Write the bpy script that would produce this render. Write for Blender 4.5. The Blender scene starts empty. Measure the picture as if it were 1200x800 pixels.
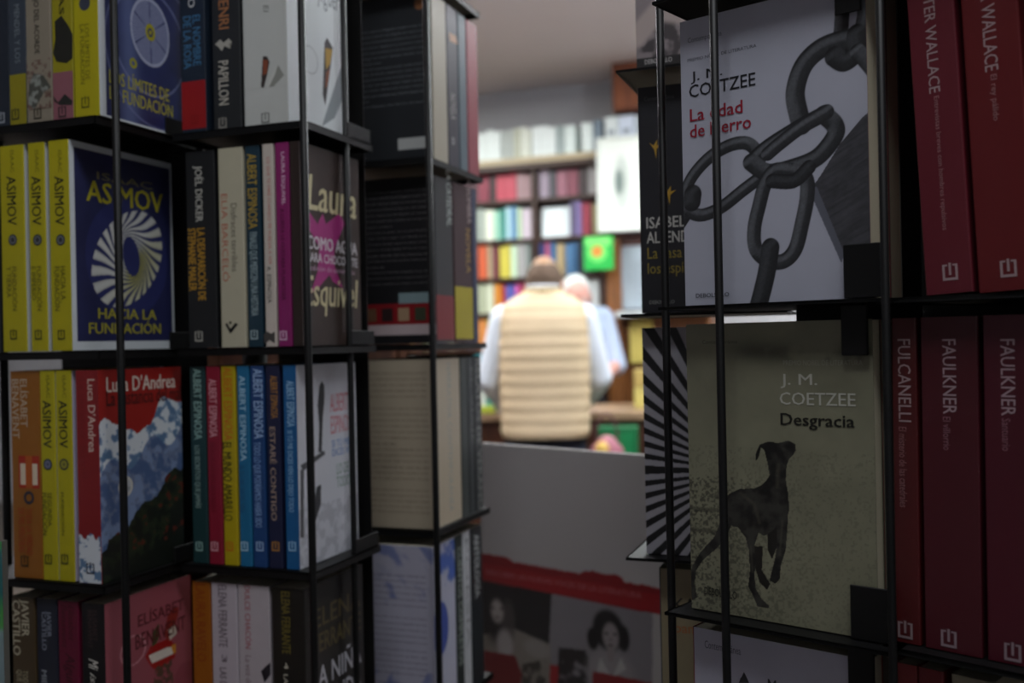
import bpy, bmesh, math, random
import numpy as np
from mathutils import Matrix, Vector

random.seed(7)
C = bpy.context.scene.collection
SC = bpy.context.scene

# ------------------------------------------------------------------ camera
CAM_Z = 1.25
F_PX = 1167.0
ROLL = 0.0205
cam_d = bpy.data.cameras.new('camera')
cam = bpy.data.objects.new('camera', cam_d)
C.objects.link(cam)
cam.location = (0, 0, CAM_Z)
cam.rotation_euler = (math.radians(90), ROLL, 0)
cam_d.sensor_width = 36
cam_d.lens = 35
cam_d.clip_start = 0.02
cam_d.dof.use_dof = True
cam_d.dof.focus_distance = 0.66
cam_d.dof.aperture_fstop = 5.6
cam_d.dof.aperture_blades = 7
SC.camera = cam

# ------------------------------------------------------------------ world, exposure
w = bpy.data.worlds.new('world')
SC.world = w
w.use_nodes = True
bgn = w.node_tree.nodes['Background']
bgn.inputs[0].default_value = (0.75, 0.82, 1.0, 1)
bgn.inputs[1].default_value = 0.04
SC.view_settings.view_transform = 'Standard'
SC.view_settings.look = 'None'
SC.view_settings.gamma = 1
SC.view_settings.use_curve_mapping = False
SC.view_settings.exposure = 0.0

CEIL = 2.93


def area(name, x, y, z, sx, sy, power, col, rz=0):
    l = bpy.data.lights.new(name, 'AREA')
    l.shape = 'RECTANGLE'
    l.size, l.size_y = sx, sy
    l.energy = power
    l.color = col
    o = bpy.data.objects.new(name, l)
    C.objects.link(o)
    o.location = (x, y, z)
    o.rotation_euler = (0, 0, rz)
    return o


area('ceiling_tube_over_racks', 0.15, -0.15, CEIL - 0.06, 1.1, 0.25, 22, (0.93, 0.96, 1.0))
area('ceiling_tube_aisle', 0.75, 2.5, CEIL - 0.06, 0.25, 1.2, 40, (0.90, 1.0, 0.99))
area('ceiling_tube_counter_left', -1.1, 4.4, CEIL - 0.06, 0.25, 1.5, 55, (1.0, 0.98, 0.93))
area('ceiling_tube_counter_right', 1.35, 4.4, CEIL - 0.06, 0.25, 1.5, 62, (0.95, 1.0, 1.0))
area('added_bookcase_light', -0.95, 5.45, CEIL - 0.06, 0.6, 0.2, 26, (0.93, 1.0, 0.99))  # unseen lamp added to brighten the bookcase and the books on top
# unseen uplights added to brighten the ceiling
for (nm, x, y, sx, sy, pw) in (('added_ceiling_uplight_left', -1.1, 3.0, 0.15, 1.0, 78), ('added_ceiling_uplight_right', 1.5, 3.0, 0.15, 1.0, 78)):
    _o = area(nm, x, y, 2.52, sx, sy, pw, (0.88, 0.92, 1.0))
    _o.rotation_euler = (math.pi, 0, 0)


# ------------------------------------------------------------------ helpers: colour and material
def lin(h):
    if not isinstance(h, str):
        return h
    h = h.lstrip('#')
    out = []
    for i in (0, 2, 4):
        c = int(h[i:i + 2], 16) / 255
        out.append(c / 12.92 if c <= 0.04045 else ((c + 0.055) / 1.055) ** 2.4)
    return tuple(out)


_m = {}


def mat(col, rough=0.5, metal=0.0, var=0.06, scale=60.0, emit=0.0, coat=0.0):
    key = (col, rough, metal, var, scale, emit, coat)
    if key in _m:
        return _m[key]
    m = bpy.data.materials.new('surface')
    m.use_nodes = True
    nt = m.node_tree
    b = nt.nodes['Principled BSDF']
    c = lin(col)
    tc = nt.nodes.new('ShaderNodeTexCoord')
    nz = nt.nodes.new('ShaderNodeTexNoise')
    nz.inputs['Scale'].default_value = scale
    nz.inputs['Detail'].default_value = 3
    mp = nt.nodes.new('ShaderNodeMapRange')
    mp.inputs[3].default_value = 1 - var
    mp.inputs[4].default_value = 1 + var
    mx = nt.nodes.new('ShaderNodeVectorMath')
    mx.operation = 'SCALE'
    mx.inputs[0].default_value = c
    nt.links.new(tc.outputs['Object'], nz.inputs['Vector'])
    nt.links.new(nz.outputs['Fac'], mp.inputs[0])
    nt.links.new(mp.outputs[0], mx.inputs['Scale'])
    nt.links.new(mx.outputs[0], b.inputs['Base Color'])
    b.inputs['Roughness'].default_value = rough
    b.inputs['Metallic'].default_value = metal
    if coat:
        b.inputs['Coat Weight'].default_value = coat
        b.inputs['Coat Roughness'].default_value = 0.25
    if emit:
        b.inputs['Emission Color'].default_value = (*c, 1)
        b.inputs['Emission Strength'].default_value = emit
    _m[key] = m
    return m


def paint(col, rough=0.42):
    return mat(col, rough, 0, 0.04, 90.0)


def wood(col1, col2, scale=6.0, rough=0.45):
    key = ('wood', col1, col2, scale)
    if key in _m:
        return _m[key]
    m = bpy.data.materials.new('wood')
    m.use_nodes = True
    nt = m.node_tree
    b = nt.nodes['Principled BSDF']
    tc = nt.nodes.new('ShaderNodeTexCoord')
    mp = nt.nodes.new('ShaderNodeMapping')
    mp.inputs['Scale'].default_value = (8, 8, 0.8)
    nz = nt.nodes.new('ShaderNodeTexNoise')
    nz.inputs['Scale'].default_value = scale
    nz.inputs['Detail'].default_value = 6
    cr = nt.nodes.new('ShaderNodeValToRGB')
    cr.color_ramp.elements[0].color = (*lin(col1), 1)
    cr.color_ramp.elements[1].color = (*lin(col2), 1)
    cr.color_ramp.elements[0].position = 0.35
    cr.color_ramp.elements[1].position = 0.68
    nt.links.new(tc.outputs['Object'], mp.inputs[0])
    nt.links.new(mp.outputs[0], nz.inputs['Vector'])
    nt.links.new(nz.outputs['Fac'], cr.inputs[0])
    nt.links.new(cr.outputs[0], b.inputs['Base Color'])
    b.inputs['Roughness'].default_value = rough
    _m[key] = m
    return m


def pages_mat(col):
    """page edges: fine stripes across the thickness"""
    key = ('pages', col)
    if key in _m:
        return _m[key]
    m = bpy.data.materials.new('page_edges')
    m.use_nodes = True
    nt = m.node_tree
    b = nt.nodes['Principled BSDF']
    tc = nt.nodes.new('ShaderNodeTexCoord')
    wv = nt.nodes.new('ShaderNodeTexWave')
    wv.bands_direction = 'X'
    wv.inputs['Scale'].default_value = 500
    wv.inputs['Distortion'].default_value = 2
    cr = nt.nodes.new('ShaderNodeValToRGB')
    c = lin(col)
    cr.color_ramp.elements[0].color = (*[k * 0.82 for k in c], 1)
    cr.color_ramp.elements[1].color = (*c, 1)
    nt.links.new(tc.outputs['Object'], wv.inputs['Vector'])
    nt.links.new(wv.outputs['Fac'], cr.inputs[0])
    nt.links.new(cr.outputs[0], b.inputs['Base Color'])
    b.inputs['Roughness'].default_value = 0.8
    _m[key] = m
    return m


def print_mat(rough=0.42):
    key = ('print', rough)
    if key in _m:
        return _m[key]
    m = bpy.data.materials.new('printed_picture')
    m.use_nodes = True
    nt = m.node_tree
    b = nt.nodes['Principled BSDF']
    a = nt.nodes.new('ShaderNodeAttribute')
    a.attribute_name = 'print'
    nt.links.new(a.outputs['Color'], b.inputs['Base Color'])
    b.inputs['Roughness'].default_value = rough
    _m[key] = m
    return m


BLACK = ('#0a0a0b', 0.5, 0.0, 0.1, 40.0)


def black():
    m = mat(*BLACK)
    m.node_tree.nodes['Principled BSDF'].inputs['Specular IOR Level'].default_value = 0.3
    return m


# ------------------------------------------------------------------ helpers: objects
def link(o, parent=None, label=None, cat=None, group=None, kind=None):
    C.objects.link(o)
    if parent is not None:
        o.parent = parent
    if label:
        o['label'] = label
    if cat:
        o['category'] = cat
    if group:
        o['group'] = group
    if kind:
        o['kind'] = kind
    return o


def thing(name, loc, rz, label, cat, group=None):
    o = bpy.data.objects.new(name, None)
    o.empty_display_size = 0.02
    o.location = loc
    o.rotation_euler = (0, 0, rz)
    return link(o, None, label, cat, group)


def mobj(name, bm, mats, parent=None, smooth=False, **kw):
    me = bpy.data.meshes.new(name)
    bm.to_mesh(me)
    bm.free()
    for m in (mats if isinstance(mats, (list, tuple)) else [mats]):
        me.materials.append(m)
    if smooth:
        me.polygons.foreach_set('use_smooth', [True] * len(me.polygons))
    o = bpy.data.objects.new(name, me)
    return link(o, parent, **kw)


def bm_box(bm, x0, x1, y0, y1, z0, z1, mi=0, M=None):
    vs = []
    for z in (z0, z1):
        for (x, y) in ((x0, y0), (x1, y0), (x1, y1), (x0, y1)):
            p = Vector((x, y, z))
            if M is not None:
                p = M @ p
            vs.append(bm.verts.new(p))
    for idx in ((3, 2, 1, 0), (4, 5, 6, 7), (0, 1, 5, 4), (1, 2, 6, 5), (2, 3, 7, 6), (3, 0, 4, 7)):
        f = bm.faces.new([vs[i] for i in idx])
        f.material_index = mi
    return vs


def box(name, x0, x1, y0, y1, z0, z1, m, parent=None, bev=0.0, M=None, **kw):
    bm = bmesh.new()
    bm_box(bm, x0, x1, y0, y1, z0, z1, 0, M)
    if bev:
        bmesh.ops.bevel(bm, geom=bm.edges[:], offset=bev, segments=2, affect='EDGES', profile=0.6)
    return mobj(name, bm, m, parent, **kw)


def bm_tube(bm, p, q, r0, r1=None, n=10, caps=True):
    r1 = r0 if r1 is None else r1
    p, q = Vector(p), Vector(q)
    d = (q - p).normalized()
    up = Vector((0, 0, 1)) if abs(d.z) < 0.9 else Vector((1, 0, 0))
    a = d.cross(up).normalized()
    b = d.cross(a)
    A, B = [], []
    for i in range(n):
        t = 2 * math.pi * i / n
        v = a * math.cos(t) + b * math.sin(t)
        A.append(bm.verts.new(p + v * r0))
        B.append(bm.verts.new(q + v * r1))
    for i in range(n):
        j = (i + 1) % n
        bm.faces.new((A[i], B[i], B[j], A[j]))
    if caps:
        bm.faces.new(A)
        bm.faces.new(B[::-1])


def tube(name, p, q, r, m, parent=None, n=10, **kw):
    bm = bmesh.new()
    bm_tube(bm, p, q, r, n=n)
    return mobj(name, bm, m, parent, smooth=False, **kw)


# ------------------------------------------------------------------ measuring helpers (design-time: ray through a photo point)
def ray(px, py):
    dx, dy = px - 600.0, 400.0 - py
    c, s = math.cos(ROLL), math.sin(ROLL)
    return Vector(((dx * c + dy * s) / F_PX, 1.0, (-dx * s + dy * c) / F_PX))


def at(px, py, Y):
    r = ray(px, py)
    return Vector((r.x * Y, Y, CAM_Z + r.z * Y))


def on_plane(px, py, p0, n):
    """point where the ray meets the vertical plane through p0 (2D) with normal n (2D)"""
    r = ray(px, py)
    t = (n[0] * p0[0] + n[1] * p0[1]) / (n[0] * r.x + n[1] * r.y)
    return Vector((r.x * t, r.y * t, CAM_Z + r.z * t))


# ------------------------------------------------------------------ lettering: batch converted built-in font
_pending = []
_cur = {}


def text_mesh_later(s, bold, shear, cb):
    key = (s, 0.0 if bold >= 0 else bold, shear)
    if key not in _cur:
        cu = bpy.data.curves.new('lettering', 'FONT')
        cu.body = s
        cu.size = 1.0
        cu.resolution_u = 2
        cu.offset = min(bold, 0.0)
        cu.shear = shear
        cu.space_line = 0.85
        o = bpy.data.objects.new('lettering_source', cu)
        C.objects.link(o)
        _cur[key] = o
    _pending.append((key, cb, max(bold, 0.0)))


def flush_text():
    dg = bpy.context.evaluated_depsgraph_get()
    dg.update()
    data = {}
    for k, o in _cur.items():
        me = bpy.data.meshes.new_from_object(o.evaluated_get(dg))
        n = len(me.vertices)
        co = np.zeros(n * 3, 'f')
        me.vertices.foreach_get('co', co)
        co = co.reshape(-1, 3)[:, :2].copy()
        faces = [tuple(p.vertices) for p in me.polygons]
        data[k] = (co, faces)
        bpy.data.meshes.remove(me)
    for k, cb, bold in _pending:
        co, faces = data[k]
        if bold > 0.003 and len(co):
            # heavier strokes: the same letters laid down three times, a hair apart
            n = len(co)
            h = co[:, 1].max() - co[:, 1].min()
            s = np.array([bold * 1.3, bold * 0.5], 'f')
            dz = np.repeat(np.arange(3, dtype='f') * 0.000014, n)[:, None]
            co = np.hstack([np.concatenate([co - s, co, co + s]), dz])
            faces = [tuple(i + m * n for i in f) for m in range(3) for f in faces]
        elif len(co):
            co = np.hstack([co, np.zeros((len(co), 1), 'f')])
        cb(co, faces)
    for o in _cur.values():
        cu = o.data
        bpy.data.objects.remove(o)
        bpy.data.curves.remove(cu)


# ------------------------------------------------------------------ books
COVER_T = 0.0004
PAPER = '#cfc8b4'


class Pocket:
    """a stand for upright books: origin O (2D), heading rz; local x = stack, local y = spine to fore-edge"""

    def __init__(self, O, rz):
        self.O, self.rz = O, math.radians(rz)
        self.x = (math.cos(self.rz), math.sin(self.rz))
        self.y = (-math.sin(self.rz), math.cos(self.rz))

    def local(self, P):
        d = (P.x - self.O[0], P.y - self.O[1])
        return d[0] * self.x[0] + d[1] * self.x[1], d[0] * self.y[0] + d[1] * self.y[1]

    def world(self, lx, ly, z):
        return Vector((self.O[0] + lx * self.x[0] + ly * self.y[0], self.O[1] + lx * self.x[1] + ly * self.y[1], z))

    def sx(self, px, py):          # stack position of a point of the spine face
        return self.local(on_plane(px, py, self.O, self.y))[0]

    def side(self, px, py, lx):    # point of the cover face lying at stack position lx -> (y, z)
        p0 = (self.O[0] + lx * self.x[0], self.O[1] + lx * self.x[1])
        P = on_plane(px, py, p0, self.x)
        return self.local(P)[1], P.z

    def front(self, px, py, ly=0.0):
        p0 = (self.O[0] + ly * self.y[0], self.O[1] + ly * self.y[1])
        P = on_plane(px, py, p0, self.y)
        return self.local(P)[0], P.z


class Book:
    def __init__(self, pk, z, x0, t, label, W=0.125, H=0.190, spine='#888888', front=None, back=None, pages=PAPER,
                 group=None, lean=0.0, y0=0.0, leanp=None, name='paperback'):
        self.pk, self.z, self.x0, self.t, self.W, self.H, self.y0 = pk, z, x0, t, W, H, y0
        self.layer = {}
        loc = pk.world(x0, y0, z)
        self.o = thing(name, loc, pk.rz, label, 'book', group)
        if lean:
            self.o.rotation_euler = (0, 0, 0)
            self.o.rotation_mode = 'QUATERNION'
            q = Matrix.Rotation(pk.rz, 3, 'Z') @ Matrix.Rotation(lean, 3, 'Y')
            self.o.rotation_quaternion = q.to_quaternion()
        front = front or spine
        back = back or spine
        ms = [paint(spine), paint(front), paint(back)]
        # cover: bent board with rounded spine edges, real thickness
        bm = bmesh.new()
        r = min(0.0012, t * 0.3)
        out = [(0, W)]
        n = 4
        out.append((0, r * 3))
        for i in range(n + 1):
            a = math.pi + (math.pi / 2) * i / n
            out.append((r + r * math.cos(a), r + r * math.sin(a)))
        for i in range(n + 1):
            a = 1.5 * math.pi + (math.pi / 2) * i / n
            out.append((t - r + r * math.cos(a), r + r * math.sin(a)))
        out.append((t, r * 3))
        out.append((t, W))
        cx = t / 2

        def inner(p):
            x, y = p
            s = COVER_T
            xx = min(max(x, s), t - s)
            yy = max(y, s) if y < W - 1e-6 else y
            return (xx, yy)
        k = len(out)
        rings = []
        for zz in (0, H):
            rings.append(([bm.verts.new((p[0], p[1], zz)) for p in out], [bm.verts.new((*inner(p), zz)) for p in out]))
        (ob, ib), (ot, it) = rings
        for i in range(k - 1):
            mi = 2 if i < 2 else (1 if i >= k - 2 else 0)
            if i in (1,) or i == k - 3:
                mi = 2 if i == 1 else 1
            f = bm.faces.new((ob[i], ob[i + 1], ot[i + 1], ot[i])); f.material_index = mi
            f = bm.faces.new((ib[i + 1], ib[i], it[i], it[i + 1])); f.material_index = mi
            f = bm.faces.new((ot[i], ot[i + 1], it[i + 1], it[i])); f.material_index = mi
            f = bm.faces.new((ob[i + 1], ob[i], ib[i], ib[i + 1])); f.material_index = mi
        for (a, b, c, d) in ((ob[0], ot[0], it[0], ib[0]), (ob[-1], ib[-1], it[-1], ot[-1])):
            bm.faces.new((a, b, c, d))
        mobj('cover', bm, ms, self.o)
        box('page_block', COVER_T * 1.2, t - COVER_T * 1.2, COVER_T * 1.5, W - 0.0006, 0.0004, H - 0.0005, pages_mat(pages), self.o)

    # ---- (face,u,v) -> local
    def P(self, face, u, v, lift):
        if face == 's':
            return (u, -lift, v)
        if face == 'f':
            return (self.t + lift, u, v)
        return (-lift, self.W - u, v)

    def px(self, face, px, py):
        pk = self.pk
        if face == 's':
            x, z = pk.front(px, py, self.y0)
            return x - self.x0, z - self.z
        if face == 'f':
            y, z = pk.side(px, py, self.x0 + self.t)
            return y - self.y0, z - self.z
        y, z = pk.side(px, py, self.x0)
        return self.W - (y - self.y0), z - self.z

    def lift(self, face, bump=True):
        k = self.layer.get(face, 0) + (1 if bump else 0)
        self.layer[face] = k
        return 0.00006 * k + 0.00002

    def text(self, s, face, u0, v0, u1, v1, col, bold=0.01, shear=0.0, rot=None, name='title_lettering', lift=None, up=False):
        """fit the words into the box; on the spine they read downwards"""
        L = self.lift(face) if lift is None else lift
        rot = (face == 's') if rot is None else rot
        o = self

        def cb(co, faces):
            if not len(co):
                return
            dz = co[:, 2]
            co = co[:, :2]
            mn, mx = co.min(0), co.max(0)
            nrm = (co - mn) / np.maximum(mx - mn, 1e-6)
            vs = []
            for (a, b), e in zip(nrm, dz):
                if rot:
                    if up:
                        u, v = u1 - b * (u1 - u0), v0 + a * (v1 - v0)
                    else:
                        u, v = u0 + b * (u1 - u0), v1 - a * (v1 - v0)
                else:
                    u, v = u0 + a * (u1 - u0), v0 + b * (v1 - v0)
                vs.append(o.P(face, u, v, L + e))
            me = bpy.data.meshes.new(name)
            me.from_pydata(vs, [], faces)
            me.materials.append(paint(col))
            link(bpy.data.objects.new(name, me), o.o)
        text_mesh_later(s, bold, shear, cb)

    def poly(self, face, polys, col, name='printed_shape'):
        """polys: list of outlines in (u,v) metres"""
        L = self.lift(face)
        bm = bmesh.new()
        for pl in polys:
            vs = [bm.verts.new(self.P(face, u, v, L)) for u, v in pl]
            f = bm.faces.new(vs)
        bmesh.ops.triangulate(bm, faces=bm.faces[:])
        return mobj(name, bm, paint(col), self.o)

    def rect(self, face, u0, v0, u1, v1, col, name='printed_band'):
        return self.poly(face, [[(u0, v0), (u1, v0), (u1, v1), (u0, v1)]], col, name)

    def emblem(self, face, u, v, s, col):
        """publisher's mark: an open box with a bar standing in it"""
        q = s * 0.17
        R = lambda a, b, c, d: [(u + a * s, v + b * s), (u + c * s, v + b * s), (u + c * s, v + d * s), (u + a * s, v + d * s)]
        self.poly(face, [R(-.5, -.55, .5, -.38), R(-.5, -.38, -.34, .4), R(.34, -.38, .5, .4),
                         R(-.5, .4, -.16, .52), R(.16, .4, .5, .52), R(-.08, -.2, .08, .62)], col, 'emblem')

    def disc(self, face, u, v, r, col, r2=0.0, n=28, sy=1.0, name='printed_disc'):
        if r2:
            pl = []
            for i in range(n):
                a, b = 2 * math.pi * i / n, 2 * math.pi * (i + 1) / n
                pl.append([(u + r * math.cos(a), v + r * sy * math.sin(a)), (u + r * math.cos(b), v + r * sy * math.sin(b)),
                           (u + r2 * math.cos(b), v + r2 * sy * math.sin(b)), (u + r2 * math.cos(a), v + r2 * sy * math.sin(a))])
        else:
            pl = [[(u + r * math.cos(2 * math.pi * i / n), v + r * sy * math.sin(2 * math.pi * i / n)) for i in range(n)]]
        self.poly(face, pl, col, name)

    def raster(self, face, fn, step=0.0008, u0=0.0, v0=0.0, u1=None, v1=None, name='cover_picture'):
        u1 = (self.W if face != 's' else self.t) if u1 is None else u1
        v1 = self.H if v1 is None else v1
        L = self.lift(face)
        me = grid_picture(lambda u, v: self.P(face, u, v, L), fn, u0, v0, u1, v1, step, name)
        return link(bpy.data.objects.new(name, me), self.o)


def grid_picture(P, fn, u0, v0, u1, v1, step, name):
    nu, nv = max(2, int((u1 - u0) / step)), max(2, int((v1 - v0) / step))
    us = np.linspace(u0, u1, nu + 1)
    vs = np.linspace(v0, v1, nv + 1)
    U, V = np.meshgrid(us, vs)
    # P is affine: build from three samples
    o = np.array(P(0, 0)); a = np.array(P(1, 0)) - o; b = np.array(P(0, 1)) - o
    co = o[None, None] + U[..., None] * a + V[..., None] * b
    rgb = np.clip(fn(U, V), 0, 1)
    idx = np.arange((nu + 1) * (nv + 1)).reshape(nv + 1, nu + 1)
    q = np.stack([idx[:-1, :-1], idx[:-1, 1:], idx[1:, 1:], idx[1:, :-1]], -1).reshape(-1, 4)
    me = bpy.data.meshes.new(name)
    n = idx.size
    me.vertices.add(n)
    me.vertices.foreach_set('co', co.reshape(-1).astype('f'))
    me.loops.add(q.size)
    me.loops.foreach_set('vertex_index', q.reshape(-1).astype('i'))
    me.polygons.add(len(q))
    me.polygons.foreach_set('loop_start', (np.arange(len(q)) * 4).astype('i'))
    me.update(calc_edges=True)
    at_ = me.attributes.new('print', 'FLOAT_COLOR', 'POINT')
    c4 = np.ones((n, 4), 'f')
    c4[:, :3] = rgb.reshape(-1, 3)
    at_.data.foreach_set('color', c4.reshape(-1))
    me.materials.append(print_mat())
    return me


# ------------------------------------------------------------------ numpy drawing
def fill(c, U):
    return np.ones(U.shape + (3,)) * np.array(lin(c))


def mixa(img, m, c):
    c = np.array(lin(c)) if not isinstance(c, np.ndarray) else c
    return img * (1 - m[..., None]) + c * m[..., None]


def sstep(a, b, x):
    t = np.clip((x - a) / (b - a), 0, 1)
    return t * t * (3 - 2 * t)


def hashg(i, j, s):
    x = np.sin(i * 127.1 + j * 311.7 + s * 74.7) * 43758.5453
    return x - np.floor(x)


def vnoise(U, V, sc, seed=0, octv=4):
    out = np.zeros_like(U); amp = 0.5; tot = 0
    for k in range(octv):
        x, y = U * sc, V * sc
        i, j = np.floor(x), np.floor(y)
        fx, fy = x - i, y - j
        fx, fy = fx * fx * (3 - 2 * fx), fy * fy * (3 - 2 * fy)
        s = seed + k * 13
        a, b = hashg(i, j, s), hashg(i + 1, j, s)
        c, d = hashg(i, j + 1, s), hashg(i + 1, j + 1, s)
        out += amp * ((a * (1 - fx) + b * fx) * (1 - fy) + (c * (1 - fx) + d * fx) * fy)
        tot += amp; amp *= 0.5; sc *= 2.03
    return out / tot


def in_poly(U, V, pts):
    m = np.zeros(U.shape, bool)
    n = len(pts)
    for i in range(n):
        x0, y0 = pts[i]; x1, y1 = pts[(i + 1) % n]
        if y0 == y1:
            continue
        c = ((V >= min(y0, y1)) & (V < max(y0, y1)) & (U < (V - y0) * (x1 - x0) / (y1 - y0) + x0))
        m ^= c
    return m.astype(float)


def line_d(U, V, pts):
    """distance to a polyline and signed side offset of the nearest segment"""
    best = np.full(U.shape, 1e9); nx = np.zeros_like(U); ny = np.zeros_like(U)
    for (x0, y0), (x1, y1) in zip(pts[:-1], pts[1:]):
        dx, dy = x1 - x0, y1 - y0
        t = np.clip(((U - x0) * dx + (V - y0) * dy) / (dx * dx + dy * dy + 1e-12), 0, 1)
        ex, ey = U - (x0 + t * dx), V - (y0 + t * dy)
        d = np.hypot(ex, ey)
        k = d < best
        best = np.where(k, d, best); nx = np.where(k, ex, nx); ny = np.where(k, ey, ny)
    return best, nx, ny


def smooth_path(pts, n=6):
    P = [pts[0]] + list(pts) + [pts[-1]]
    out = []
    for i in range(1, len(P) - 2):
        p0, p1, p2, p3 = [np.array(P[i + k], float) for k in (-1, 0, 1, 2)]
        for k in range(n):
            t = k / n
            out.append(tuple(0.5 * ((2 * p1) + (-p0 + p2) * t + (2 * p0 - 5 * p1 + 4 * p2 - p3) * t * t + (-p0 + 3 * p1 - 3 * p2 + p3) * t ** 3)))
    out.append(tuple(pts[-1]))
    return out


def iron_tube(img, U, V, pts, r, base=0.022, hi=0.16, seed=0):
    d, ex, ey = line_d(U, V, smooth_path(pts))
    m = 1 - sstep(r * 0.94, r * 1.06, d)
    k = np.clip(d / r, 0, 1)
    side = (-ex * 0.5 + ey * 0.86) / r
    sh = base + hi * np.clip(1 - ((side - 0.32) / 0.42) ** 2, 0, 1) * 0.55 + 0.02 * (1 - k)
    sh = sh * (0.7 + 0.6 * vnoise(U, V, 900, seed))
    col = np.stack([sh * 0.95, sh, sh * 1.12], -1)
    return img * (1 - m[..., None]) + col * m[..., None]

# ================================================================== THE ROOM
def structure(o, label=None):
    o['kind'] = 'structure'
    if label:
        o['label'] = label
    return o


WALL = mat('#b9b9bd', 0.85, 0, 0.03, 4.0)
structure(box('floor', -4.5, 4.5, -2.5, 9.0, -0.05, 0.0, mat('#5d544c', 0.45, 0, 0.15, 3.0)))
structure(box('ceiling', -4.5, 4.5, -2.5, 9.0, CEIL, CEIL + 0.05, mat('#d8d1d3', 0.9, 0, 0.03, 3.0)))
structure(box('wall_left', -4.55, -4.45, -2.5, 9.0, 0, CEIL, WALL))
structure(box('wall_right', 4.45, 4.55, -2.5, 9.0, 0, CEIL, WALL))
structure(box('wall_front', -4.5, 4.5, -2.55, -2.45, 0, CEIL, WALL))
# back wall, turned 20 degrees
BW = Matrix.Translation((0, 6.72, 0)) @ Matrix.Rotation(math.radians(-20), 4, 'Z')
structure(box('wall_back', -5.5, 5.5, 0, 0.1, 0, CEIL, WALL, M=BW))

# ceiling lamps (housings of the light sources)
for (nm, x, y, sx, sy, lb) in (('ceiling_lamp', 0.15, -0.15, 1.1, 0.25, 'white ceiling lamp housing above the two book racks'),
                               ('ceiling_lamp', 0.75, 2.5, 0.25, 1.2, 'white ceiling lamp housing over the aisle'),
                               ('ceiling_lamp', -1.1, 4.4, 0.25, 1.5, 'white ceiling lamp housing above the left end of the counter'),
                               ('ceiling_lamp', 1.35, 4.4, 0.25, 1.5, 'white ceiling lamp housing above the right end of the counter')):
    t = thing(nm, (x, y, CEIL), 0, lb, 'lamp')
    box('housing', -sx / 2 - .02, sx / 2 + .02, -sy / 2 - .02, sy / 2 + .02, -0.05, 0, mat('#dddddd', 0.5), t)
t = thing('ceiling_lamp', (-0.95, 5.45, CEIL), 0, 'unseen white housing of the added light close to the back bookcase', 'lamp')  # housing made up for the added bookcase light
box('housing', -0.33, 0.33, -0.12, 0.12, -0.05, 0, mat('#dddddd', 0.5), t)
for x, lb in ((-1.1, 'unseen trough of the added uplight left of the aisle, open at the top'), (1.5, 'unseen trough of the added uplight right of the aisle, open at the top')):
    t = thing('added_uplight_housing', (x, 3.0, CEIL), 0, lb, 'lamp')  # made-up housing under each added uplight, out of view
    box('trough', -0.10, 0.10, -0.55, 0.55, -0.46, -0.43, mat('#dddddd', 0.5), t)
    for y in (-0.45, 0.45):
        tube('cord', (0, y, -0.43), (0, y, 0), 0.004, black(), t)

# ================================================================== POCKETS
Z0 = CAM_Z
PA = Pocket((-0.394, 0.894), -20)
PB = Pocket((-0.198, 0.924), -20)
PC = Pocket((-0.09, 1.11), 70)
LT = [Z0 + 0.208, Z0, Z0 - 0.208, Z0 - 0.416]
PR = Pocket((0.117, 0.668), 230)
PS = Pocket((0.2235, 0.5865), -45)
_q = at(752, 362, 0.84)
PQ = Pocket((_q.x, _q.y), 250)
RT = [Z0 + 0.2245, Z0 + 0.0215, Z0 - 0.1810, Z0 - 0.3835]


# ================================================================== RACKS
def rack(label, px, py):
    return thing('book_spinner', (px, py, 0), 0, label, 'book rack')


def pole(root, x, y, r, z0=0.0, z1=2.05, name='pole'):
    bm = bmesh.new()
    bm_tube(bm, (x - root.location.x, y - root.location.y, z0), (x - root.location.x, y - root.location.y, z1), r, n=12)
    o = mobj(name, bm, black(), root, smooth=True)
    return o


def tray(root, pk, z, x0, x1, y0, y1, lip=0.008, lips='xXyY'):
    """flat metal tray with a thin turned-down rim, placed in the pocket's frame; z is its top"""
    M = Matrix.Translation((-root.location.x, -root.location.y, 0)) @ Matrix.Translation((pk.O[0], pk.O[1], 0)) @ Matrix.Rotation(pk.rz, 4, 'Z')
    bm = bmesh.new()
    bm_box(bm, x0, x1, y0, y1, z - 0.0016, z, 0, M)
    bm_box(bm, x0, x1, y0, y0 + 0.0015, z - lip, z, 0, M) if 'y' in lips else None
    bm_box(bm, x0, x1, y1 - 0.0015, y1, z - lip, z, 0, M) if 'Y' in lips else None
    bm_box(bm, x1 - 0.0015, x1, y0, y1, z - lip, z, 0, M) if 'X' in lips else None
    bm_box(bm, x0, x0 + 0.0015, y0, y1, z - lip, z, 0, M) if 'x' in lips else None
    return mobj('tray', bm, black(), root)


def clip(root, pk, x, y0, y1, z0, z1, ret=0.012, name='book_stop'):
    """upright end stop: plate in the cover plane with a returned flange"""
    M = Matrix.Translation((-root.location.x, -root.location.y, 0)) @ Matrix.Translation((pk.O[0], pk.O[1], 0)) @ Matrix.Rotation(pk.rz, 4, 'Z')
    bm = bmesh.new()
    bm_box(bm, x, x + 0.0014, y0, y1, z0, z1, 0, M)
    bm_box(bm, x - ret, x, y1 - 0.0014, y1, z0, z1, 0, M)
    bmesh.ops.bevel(bm, geom=bm.edges[:], offset=0.0004, segments=1, affect='EDGES')
    return mobj(name, bm, black(), root)


RL = rack('black wire book spinner at left, packed with upright paperbacks', -0.292, 1.128)
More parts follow.
